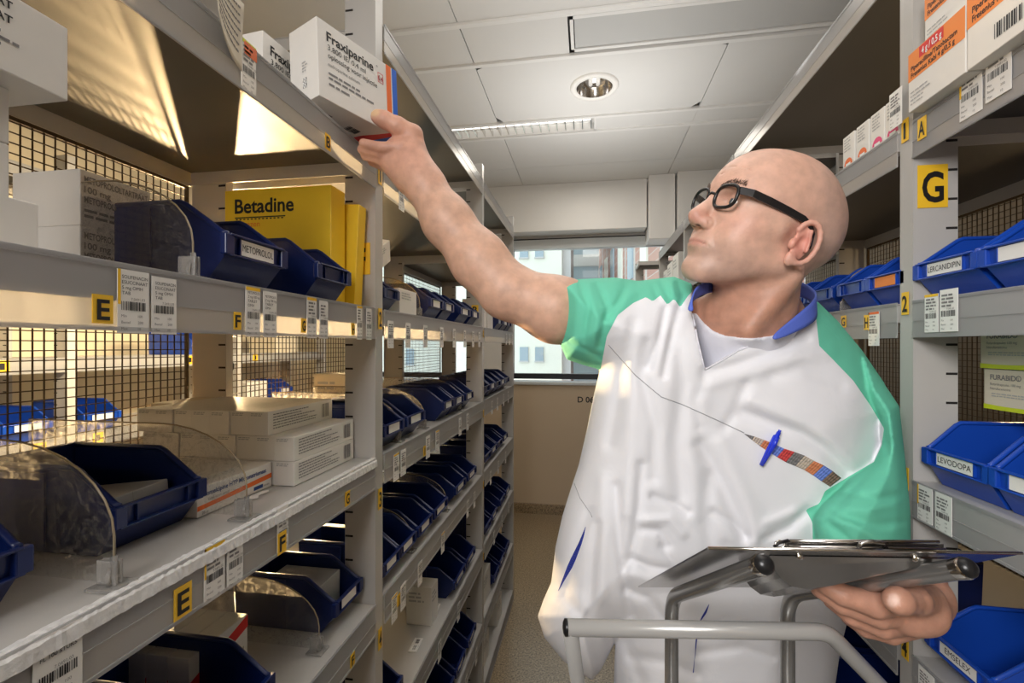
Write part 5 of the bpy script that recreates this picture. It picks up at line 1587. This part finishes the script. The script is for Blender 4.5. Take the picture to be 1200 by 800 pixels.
# + valley, - ridge; amplitudes in metres, widths in pixels
for pl, A, w in [
    ([(872,484),(905,496),(940,508),(968,528),(990,552)], .010, 8), ([(880,470),(925,488),(965,508),(1000,540)], -.006, 10),
    ([(820,522),(835,545),(862,602),(872,628)], .010, 9), ([(845,520),(880,600),(890,630)], -.006, 12),
    ([(836,600),(857,612),(874,630)], .007, 5), ([(895,632),(925,618),(947,598)], .009, 6), ([(900,612),(930,600)], -.005, 6),
    ([(760,400),(752,440),(768,500),(765,560)], .008, 8), ([(742,380),(728,440),(715,520)], .008, 8), ([(780,362),(772,400),(760,430)], .009, 5),
    ([(796,360),(785,400),(778,440)], .008, 5), ([(735,395),(742,450),(738,520),(735,600)], -.006, 10),
    ([(792,400),(800,450),(792,520),(798,580)], .007, 10), ([(820,470),(812,540),(818,600)], -.005, 12),
    ([(722,570),(726,640),(738,720)], .009, 6), ([(752,545),(748,610),(735,665)], .008, 6), ([(705,560),(706,640),(704,700)], -.007, 9),
    ([(765,582),(790,590),(806,600)], .008, 5), ([(755,620),(772,622),(782,640)], .008, 5), ([(752,610),(785,608),(800,625)], -.006, 6),
    ([(740,655),(760,664),(790,668),(820,660)], .009, 5), ([(735,690),(760,700),(785,735)], .008, 6), ([(738,672),(775,685),(810,690)], -.006, 7),
    ([(830,560),(826,600),(835,650)], .006, 9), ([(850,640),(880,650),(905,640)], .005, 7), ([(775,640),(790,660)], .006, 4),
    ([(690,600),(676,640),(664,690)], .006, 6), ([(700,615),(694,660),(690,720)], .007, 6), ([(662,700),(690,730),(700,770)], .007, 7),
    ([(826,436),(860,428),(905,412),(945,398)], .006, 6), ([(826,452),(870,440),(930,420),(975,412)], -.004, 8),
    ([(826,445),(815,470),(820,500)], .005, 7), ([(875,450),(862,480),(850,500)], .005, 7), ([(905,440),(940,430),(985,450)], .005, 9),
    ([(818,735),(850,728),(905,738)], .007, 6), ([(820,765),(870,758),(905,770)], .006, 6), ([(740,770),(780,775),(815,790)], .007, 7), ([(730,745),(752,800)], .006, 7),
    # sleeve creases, raised arm
    ([(680,334),(690,360),(684,400)], .007, 3.5), ([(700,332),(712,360),(703,405)], .007, 3.5), ([(690,334),(700,370),(694,410)], -.004, 4), ([(735,332),(726,352),(712,372)], .007, 4),
    ([(752,334),(740,345),(722,366)], -.004, 5), ([(664,400),(685,408),(702,418)], .006, 3), ([(672,330),(676,360),(672,395)], -.003, 4),
    ([(775,330),(782,345),(786,352)], .008, 4), ([(795,332),(800,345),(797,358)], .007, 3.5), ([(765,335),(772,350)], .006, 3.5), ([(786,330),(790,345)], -.005, 3)]:
    FOLD(pl, A*.8, w)
foldS = np.zeros_like(PX)
for pl, A, w in [([(985,575),(1020,585),(1052,580)], .006, 5), ([(980,592),(1015,598),(1050,592)], -.004, 5), ([(1038,520),(1010,560),(975,600)], .006, 6), ([(1045,500),(1052,560),(1050,620)], -.004, 7),
    ([(970,612),(990,628),(1005,645)], .007, 5), ([(985,605),(1030,615),(1060,610)], .005, 5), ([(965,600),(1000,615),(1040,640)], -.005, 5), ([(1010,470),(1035,500),(1040,530)], .007, 4)]:
    foldS = foldS + A*.9*np.exp(-(line_dist(PX, PY, pl)/w)**2)
rg = np.random.RandomState(4)
for k in range(26):            # small cloth irregularities
    fx, fy, ph = rg.uniform(-.05, .05), rg.uniform(-.03, .03), rg.uniform(0, 6.28)
    fold = fold + .00055*np.sin(PX*fx + PY*fy + ph)
PXg = PX[:, :, None]; DD = gd[None, None, :]
def inflate(s2, dc, R, asp, fl):
    sm = s2[:, :, None]*DD/F
    ax = np.maximum(sm + R, 0)
    front = (DD < dc[:, :, None])
    z = np.abs(DD - dc[:, :, None])/asp
    z = z + np.where(front, fl[:, :, None], 0)
    return np.sqrt(ax**2 + z**2) - R
FT = inflate(sT, d0, .125, 1.10, fold)
FS = inflate(sS, dS, .085, .85, foldS)
FN = sN[:, :, None]*DD/F
FT = smax(FT, -FN, .004)
FF = smin(FT, FS, .006).astype(np.float32)
V, Q = surfnets(FF)
vx = gx[0] + V[:,0]*STEP; vy = gy[0] + V[:,1]*STEP; vd = gd[0] + V[:,2]*.0042
def toW(px, py, d):
    r = (px-600)/F*d
    return np.stack([r*CS - d*SN, r*SN + d*CS, CAMZ - (py-HZ)/F*d], 1)
GREEN_R = [(600,300),(820,300),(816,336),(806,347),(797,360),(790,350),(782,357),(774,346),(765,353),(757,348),(742,355),(724,369),(711,394),(704,432),(694,436),(600,440)]
GREEN_L = [(930,300),(958,366),(975,388),(960,405),(975,420),(1000,446),(1020,475),(1036,502),(1040,505),(1033,522),(1024,541),(995,557),(969,572),(960,588),(946,597),(954,612),(956,700),(1200,800),(1200,300)]
GREEN_L = [(948,345),(956,368),(960,405),(975,420),(1000,446),(1020,475),(1036,502),(1033,522),(1024,541),(995,558),(967,575),(960,590),(944,597),(952,612),(954,700),(1200,800),(1200,300)]
seam = np.minimum(poly_sdf(vx, vy, GREEN_R), poly_sdf(vx, vy, GREEN_L))
me = np_mesh('tunic', [(toW(vx, vy, vd), Q)], ['tunic_cloth'], {'seam': seam})
TU = child(me, 'tunic', label='white tunic with mint green raglan sleeves')
# front depth of the cloth
fin = FF < 0
hit = np.clip(fin.argmax(2), 1, len(gd)-1)
_ii, _jj = np.meshgrid(np.arange(len(gx)), np.arange(len(gy)), indexing='ij')
_f1 = FF[_ii, _jj, hit]; _f0 = FF[_ii, _jj, hit-1]
FDM = gd[hit-1] + .0042*np.clip(_f0/(_f0-_f1+1e-9), 0, 1)
FDM = np.where(fin.any(2), FDM, np.nan)
def front_d(px, py):
    x = (px-gx[0])/STEP; y = (py-gy[0])/STEP; i, j = int(x), int(y); u, v = x-i, y-j
    i = min(max(i, 0), len(gx)-2); j = min(max(j, 0), len(gy)-2)
    q = FDM[i:i+2, j:j+2]
    if np.isnan(q).any(): return float(np.nanmin(q)) if (~np.isnan(q)).any() else .80
    return float(q[0,0]*(1-u)*(1-v) + q[1,0]*u*(1-v) + q[0,1]*(1-u)*v + q[1,1]*u*v)
def cloth_line(pl, r, m, lift=.0005, sub=14):
    pts = []
    for a, b_ in zip(pl[:-1], pl[1:]):
        for k in range(sub):
            t = k/sub; x = a[0]+(b_[0]-a[0])*t; y = a[1]+(b_[1]-a[1])*t
            pts.append((x, y, front_d(x, y)))
    pts.append((pl[-1][0], pl[-1][1], front_d(*pl[-1])))
    ds = [p_[2] for p_ in pts]
    mb = MB(); mb.tube([P(p_[0], p_[1], float(d_)-lift) for p_, d_ in zip(pts, ds)], r, m, 6)
    return mb
def cloth_sub(mb, name, label=None):
    o = bpy.data.objects.new(name, mb.mesh(name)); COL.objects.link(o); o.parent = TU
    if label: o['label'] = label
    return o
cloth_sub(cloth_line([(713,404),(745,440),(775,465),(800,474),(840,492),(872,507)], .0008, 'thread', .0001), 'seam')
cloth_sub(cloth_line([(673,566),(680,584),(692,601),(694,606)], .0008, 'thread', .0001), 'seam')
cloth_sub(cloth_line([(826,433),(845,423),(865,411),(905,395),(930,380)], .0012, 'undershirt', .0002), 'neck_seam')
cloth_sub(cloth_line([(826,433),(818,400),(812,368)], .0012, 'undershirt', .0002), 'neck_seam')
# patches that follow the cloth
def patch(upper, lower, n, m, lift=.0012, mats=None):
    mb = MB()
    def at_(pl, t):
        L = [0]
        for a, b_ in zip(pl[:-1], pl[1:]): L.append(L[-1] + math.hypot(b_[0]-a[0], b_[1]-a[1]))
        s_ = t*L[-1]
        for i in range(len(L)-1):
            if s_ <= L[i+1]+1e-9:
                u = (s_-L[i])/(L[i+1]-L[i]); return (pl[i][0]+(pl[i+1][0]-pl[i][0])*u, pl[i][1]+(pl[i+1][1]-pl[i][1])*u)
        return pl[-1]
    U = [at_(upper, i/n) for i in range(n+1)]; L_ = [at_(lower, i/n) for i in range(n+1)]
    dU = [front_d(*u) for u in U]; dL = [front_d(*l) for l in L_]
    for i in range(n):
        mm = mats[i % len(mats)] if mats else m
        for k in range(4):
            for j_ in range(3):
                q_ = []
                for (aa, bb) in ((k, j_), (k, j_+1), (k+1, j_+1), (k+1, j_)):
                    t = aa/4; w_ = bb/3
                    ux, uy = U[i][0]+(U[i+1][0]-U[i][0])*t, U[i][1]+(U[i+1][1]-U[i][1])*t
                    lx, ly = L_[i][0]+(L_[i+1][0]-L_[i][0])*t, L_[i][1]+(L_[i+1][1]-L_[i][1])*t
                    x_, y_ = ux+(lx-ux)*w_, uy+(ly-uy)*w_
                    q_.append(P(x_, y_, front_d(x_, y_)-lift))
                mb.add(q_, [(0, 1, 2, 3)], mm, True)
    return mb
o = cloth_sub(patch([(872,508),(887,512),(905,519),(920,526),(940,532),(956,541),(970,547),(986,560)], [(872,508),(887,520),(902,530),(920,541),(935,547),(948,553),(960,562),(973,570)], 10, None, .0012,
      ['lin_grey', 'lin_sand', 'lin_orange', 'lin_blue', 'lin_red', 'lin_grey', 'lin_sand', 'lin_orange', 'lin_blue', 'lin_brown']), 'pocket_lining', 'chequered lining showing in the chest pocket')
sm = o.modifiers.new('thickness', 'SOLIDIFY'); sm.thickness = .0008
for (u, l) in (([(686,617),(683,632),(672,662),(654,692)], [(686,617),(679,634),(666,660),(654,692)]), ([(831,708),(828,718),(820,729)], [(831,708),(823,722),(820,729)]), ([(815.5,747),(813,788)], [(817,747),(812,788)])):
    o = cloth_sub(patch(u, l, 8, 'deep_blue_cloth', .0014), 'side_slit', 'dark blue lining in a side slit')
    sm = o.modifiers.new('thickness', 'SOLIDIFY'); sm.thickness = .0008

# undershirt: skin surface pushed out, kept inside the neck opening
US = [(806,366),(816,367),(824,377),(835,387),(850,393),(865,395),(882,396),(904,393.5),(925,384),(945,372),(960,400),(905,430),(826,470),(806,420)]
def ushirt(p):
    px, py, d = to_px(p)
    f = neck_world(p) - .0035
    return smax(f, poly_sdf(px, py, US)*d/F, .002)
VU, QU = grid_mesh(ushirt, (.10, .62, 1.36), (.46, .86, 1.58), .0035)
child(np_mesh('undershirt', [(VU, QU)], ['undershirt']), 'undershirt')
# collar band: a ribbon standing round the neck
cp = [((811,366),(811,364),.715), ((812,352),(806,366),.722), ((815,335),(810,352),.735), ((835,326),(832,340),.790), ((880,322),(880,340),.86), ((925,325),(930,345),.855), ((948,334),(952,352),.825), ((958,345),(957,366),.785),
      ((951,354),(955,376),.755), ((938,365),(944,383),.733), ((920,380),(924,393),.717), ((904,393),(905,400),.706)]
vs = []; fs = []
for (a, b_, d_) in cp:
    vs += [P(a[0], a[1], d_), P(b_[0], b_[1], d_-.004)]
for i in range(len(cp)-1): fs.append((2*i, 2*i+1, 2*i+3, 2*i+2))
mb = MB(); mb.add(vs, fs, 'collar_blue', True)
o = child(mb.mesh('collar'), 'collar', label='blue collar band')
md = o.modifiers.new('sub', 'SUBSURF'); md.levels = 2; md.render_levels = 2
md = o.modifiers.new('thickness', 'SOLIDIFY'); md.thickness = .0024
# trousers and shoes
def trou(p):
    f = trunk(p) - .014
    f = smax(f, p[:, 2]-1.0, .01); f = smax(f, .10-p[:, 2], .01)
    return f
VR_, QR_ = grid_mesh(trou, (.0, .70, .06), (.50, 1.14, 1.03), .012)
child(np_mesh('trousers', [(VR_, QR_)], ['trousers']), 'trousers')
for s in (-1, 1):
    def sh(p): return smax(smin(cone(p, np.array([.25+s*.10, .99, .055]), np.array([.25+s*.125, .785, .042]), .050, .043), cone(p, np.array([.25+s*.10, .975, .09]), np.array([.25+s*.10, .975, .11]), .048, .046), .02), -p[:, 2], .004)
    v_, q_ = grid_mesh(sh, (.0, .70, -.012), (.50, 1.10, .19), .008)
    child(np_mesh('shoe', [(v_, q_)], ['shoe']), 'shoe')

# ---- pen in the chest pocket
def pen():
    a = P(913, 506, front_d(905, 520)-.008); b_ = P(892, 545, front_d(893, 543)-.004)
    t = thing('pen', 'blue ballpoint pen clipped to the chest pocket of the tunic', 'pen', (0, 0, 0))
    v = (b_-a)
    mb = MB(); mb.tube([a, a+v*.10, a+v*.14, a+v*.5, b_], .004, 'pen_blue', 12, rs=[.0030, .0032, .0052, .0048, .0030]); mb.build('barrel', t)
    off = Vector((0, -.006, 0))
    m2 = MB(); m2.tube([a+v*.16+off*.7, a+v*.3+off, a+v*.99+off*.6], .0022, 'pen_blue', 8, rs=[.003, .0034, .0020]); m2.build('clip', t)
    m3 = MB(); m3.tube([a-v*.06, a], .0022, 'pen_blue', 10); m3.build('button', t)
pen()

# ================================================================== TROLLEY, TRAY AND CLIP
def fillet(pts, r, n=6):
    out = [Vector(pts[0])]
    for i in range(1, len(pts)-1):
        p0, p1, p2 = Vector(pts[i-1]), Vector(pts[i]), Vector(pts[i+1])
        a = (p0-p1).normalized(); b_ = (p2-p1).normalized()
        rr = min(r, (p0-p1).length*.45, (p2-p1).length*.45)
        s_, e_ = p1+a*rr, p1+b_*rr
        for k in range(n+1):
            t = k/n; out.append(s_*(1-t)**2 + p1*2*t*(1-t) + e_*t*t)
    out.append(Vector(pts[-1]))
    return out
TRL = thing('trolley', 'grey tubular picking trolley standing in front of the man', 'trolley', (.30, .55, 0))
def tpart(mb, name, label=None, parent=None):
    o = bpy.data.objects.new(name, mb.mesh(name)); COL.objects.link(o)
    o.parent = parent or TRL
    if parent is None: o.location = -TRL.location
    if label: o['label'] = label
    return o
tr = .0092
def down(p, z): return Vector((p[0], p[1], z))
A0, A1 = P(895, 661, .42), P(787, 699, .635)
B0, B1 = P(1133, 665, .42), P(923, 697, .635)
for (c0, c1, nm) in ((A0, A1, 'a'), (B0, B1, 'b')):
    mb = MB(); mb.tube(fillet([c0, c1, down(c1, .80)], .030, 8), tr, 'tube_steel', 20, cap=False)
    o = tpart(mb, 'handle_tube')
    ax = (c0-c1).normalized()
    cap = MB(); prof = [(tr, -.002), (tr*1.0, 0), (tr*.96, .002), (tr*.7, .0052), (tr*.35, .0068), (.0001, .0072)]
    cap.lathe(prof, 'black_rubber', 24); cap.lathe([(tr*1.02, -.010), (tr*1.08, -.001), (tr*.97, .0008)], 'chrome', 24)
    co = tpart(cap, 'end_cap', 'domed black end cap', o)
    co.rotation_mode = 'QUATERNION'; co.rotation_quaternion = ax.to_track_quat('Z', 'Y'); co.location = c0
H0, H1 = P(668, 735, .53), P(970, 740, .53)
LL = P(677, 800, .60); RRp = P(1028, 800, .56)
dl = (LL-H0); dr = (RRp-H1)
L2 = H0 + dl*2.2; R2 = H1 + dr*2.0
mb = MB(); mb.tube(fillet([H0, L2, down(L2, .16)], .03), tr, 'tube_grey', 18); tpart(mb, 'frame_tube')
mb = MB(); mb.tube(fillet([H0+(H0-H1).normalized()*.004, H1, R2, down(R2, .16)], .016), tr, 'tube_grey', 18); o = tpart(mb, 'handle_bar')
cap = MB(); cap.lathe([(tr*1.02, -.001), (tr*1.02, .002), (tr*.6, .004), (.0001, .0045)], 'black_rubber', 20)
co = tpart(cap, 'end_cap', 'black end cap', o); co.rotation_mode = 'QUATERNION'; co.rotation_quaternion = (H0-H1).to_track_quat('Z', 'Y'); co.location = H0+(H0-H1).normalized()*.004
base = [(L2.x, L2.y), (R2.x, R2.y), (R2.x+.02, .28), (L2.x-.02, .28)]
mb = MB(); mb.extrude([(a, b_) for a, b_ in base], 'z', .16, .18, 'tube_grey'); tpart(mb, 'base_plate')
mb = MB(); mb.extrude([(a, b_) for a, b_ in base], 'z', .78, .80, 'tube_grey'); tpart(mb, 'upper_deck')
for (a, b_) in base:
    mb = MB(); mb.tube([(a, b_, .16), (a, b_, .11)], .012, 'chrome', 10)
    M_ = Matrix.Translation((a, b_, .05)) @ Matrix.Rotation(math.pi/2, 4, 'Y')
    mb.lathe([(.0001, -.012), (.042, -.012), (.05, -.006), (.05, .006), (.042, .012), (.0001, .012)], 'black_rubber', 24, M_)
    mb.box(a-.018, a-.014, b_-.014, b_+.014, .045, .12, 'chrome'); mb.box(a+.014, a+.018, b_-.014, b_+.014, .045, .12, 'chrome')
    tpart(mb, 'castor')
mb = MB(); mb.tube([Vector((base[2][0]-.01, .285, .18)), Vector((base[2][0]-.01, .285, .78))], tr, 'tube_grey', 14); tpart(mb, 'frame_tube')
mb = MB(); mb.tube([Vector((base[3][0]+.01, .285, .18)), Vector((base[3][0]+.01, .285, .78))], tr, 'tube_grey', 14); tpart(mb, 'frame_tube')

# tray sheet: sloping away from the camera, near edge almost edge-on
TY = thing('writing_tray', 'sloping stainless steel tray with a spring clip on the trolley tubes', 'tray', (0, 0, 0))
n0, n1, n2_, n3 = P(830, 643, .43), P(1198, 649, .43), P(991, 688, .66), P(748, 688, .66)
nrm = (n1-n0).cross(n3-n0).normalized()
if nrm.z < 0: nrm = -nrm
mb = MB(); t_ = nrm*.0016
mb.add([n0, n1, n2_, n3, n0+t_, n1+t_, n2_+t_, n3+t_], [(0,1,2,3), (4,7,6,5), (0,4,5,1), (1,5,6,2), (2,6,7,3), (3,7,4,0)], 'stainless')
ed = (n1-n0).normalized()
mb.tube([n0+t_*.5, n1+t_*.5], .0016, 'chrome', 8)
mb.build('tray_sheet', TY)
# saddle bracket between the tubes
mb = MB()
outl = [(903,651),(1118,655),(1100,660),(1060,668),(1010,678),(975,686),(945,690),(928,687),(915,677),(906,664)]
fr_ = [P(x, y, .452 + (0.0 if y < 656 else .018*(y-655)/35)) for x, y in outl]
bk_ = [v_ + (n3-n0).normalized()*.07 for v_ in fr_]
n = len(outl)
mb.add(fr_ + bk_, [tuple(range(n))] + [tuple(range(n, 2*n))[::-1]] + [(i, n+i, n+(i+1) % n, (i+1) % n) for i in range(n)], 'stainless')
sb = mb.build('saddle_bracket', TY)
for (x, y) in ((937, 652), (1073, 654)):
    mb = MB(); c_ = P(x, y, .448); M_ = Matrix.Translation(c_) @ Vector((0, -1, 0)).to_track_quat('Z', 'Y').to_matrix().to_4x4()
    mb.lathe([(.0036, 0), (.0034, .0012), (.0018, .0020), (.0001, .0022)], 'chrome', 14, M_); mb.build('rivet', sb)
mb = MB()
c0, c1 = P(908, 637.5, .442), P(1106, 641, .442)
ud = Vector((0, 0, .0040))
def slab(a, b_, h0, h1, dep, m):
    back = (n3-n0).normalized()*dep
    v_ = [a+Vector((0,0,h0)), b_+Vector((0,0,h0)), b_+Vector((0,0,h1)), a+Vector((0,0,h1))]
    mb.add(v_ + [x+back for x in v_], [(0,1,2,3), (7,6,5,4), (0,4,5,1), (1,5,6,2), (2,6,7,3), (3,7,4,0)], m)
slab(P(925, 637, .442), P(1106, 641, .442), -.0035, .0030, .012, 'stainless')
mb.tube([P(925, 633.5, .440), P(1100, 634.5, .440)], .0016, 'chrome', 10)
mb.tube([P(925, 640, .438), P(1108, 643, .438)], .0013, 'chrome', 10)
cl_ = mb.build('spring_clip', TY)
mb = MB()
hel = [P(914 + 6*math.cos(t*.9), 637.5 + 4.2*math.sin(t*.9), .438 + .0006*t) for t in range(22)]
mb.tube(hel, .0011, 'chrome', 6); mb.tube([P(907, 641, .44), P(912, 636, .44), P(924, 633, .44)], .0016, 'black_plastic', 8)
mb.build('spring_coil', cl_)
mb = MB(); mb.tube([P(1006, 641, .437), P(1010, 636, .436), P(1022, 634.5, .435), P(1034, 636.5, .436), P(1038, 642, .437)], .0022, 'stainless', 8); mb.build('clip_lug', cl_)
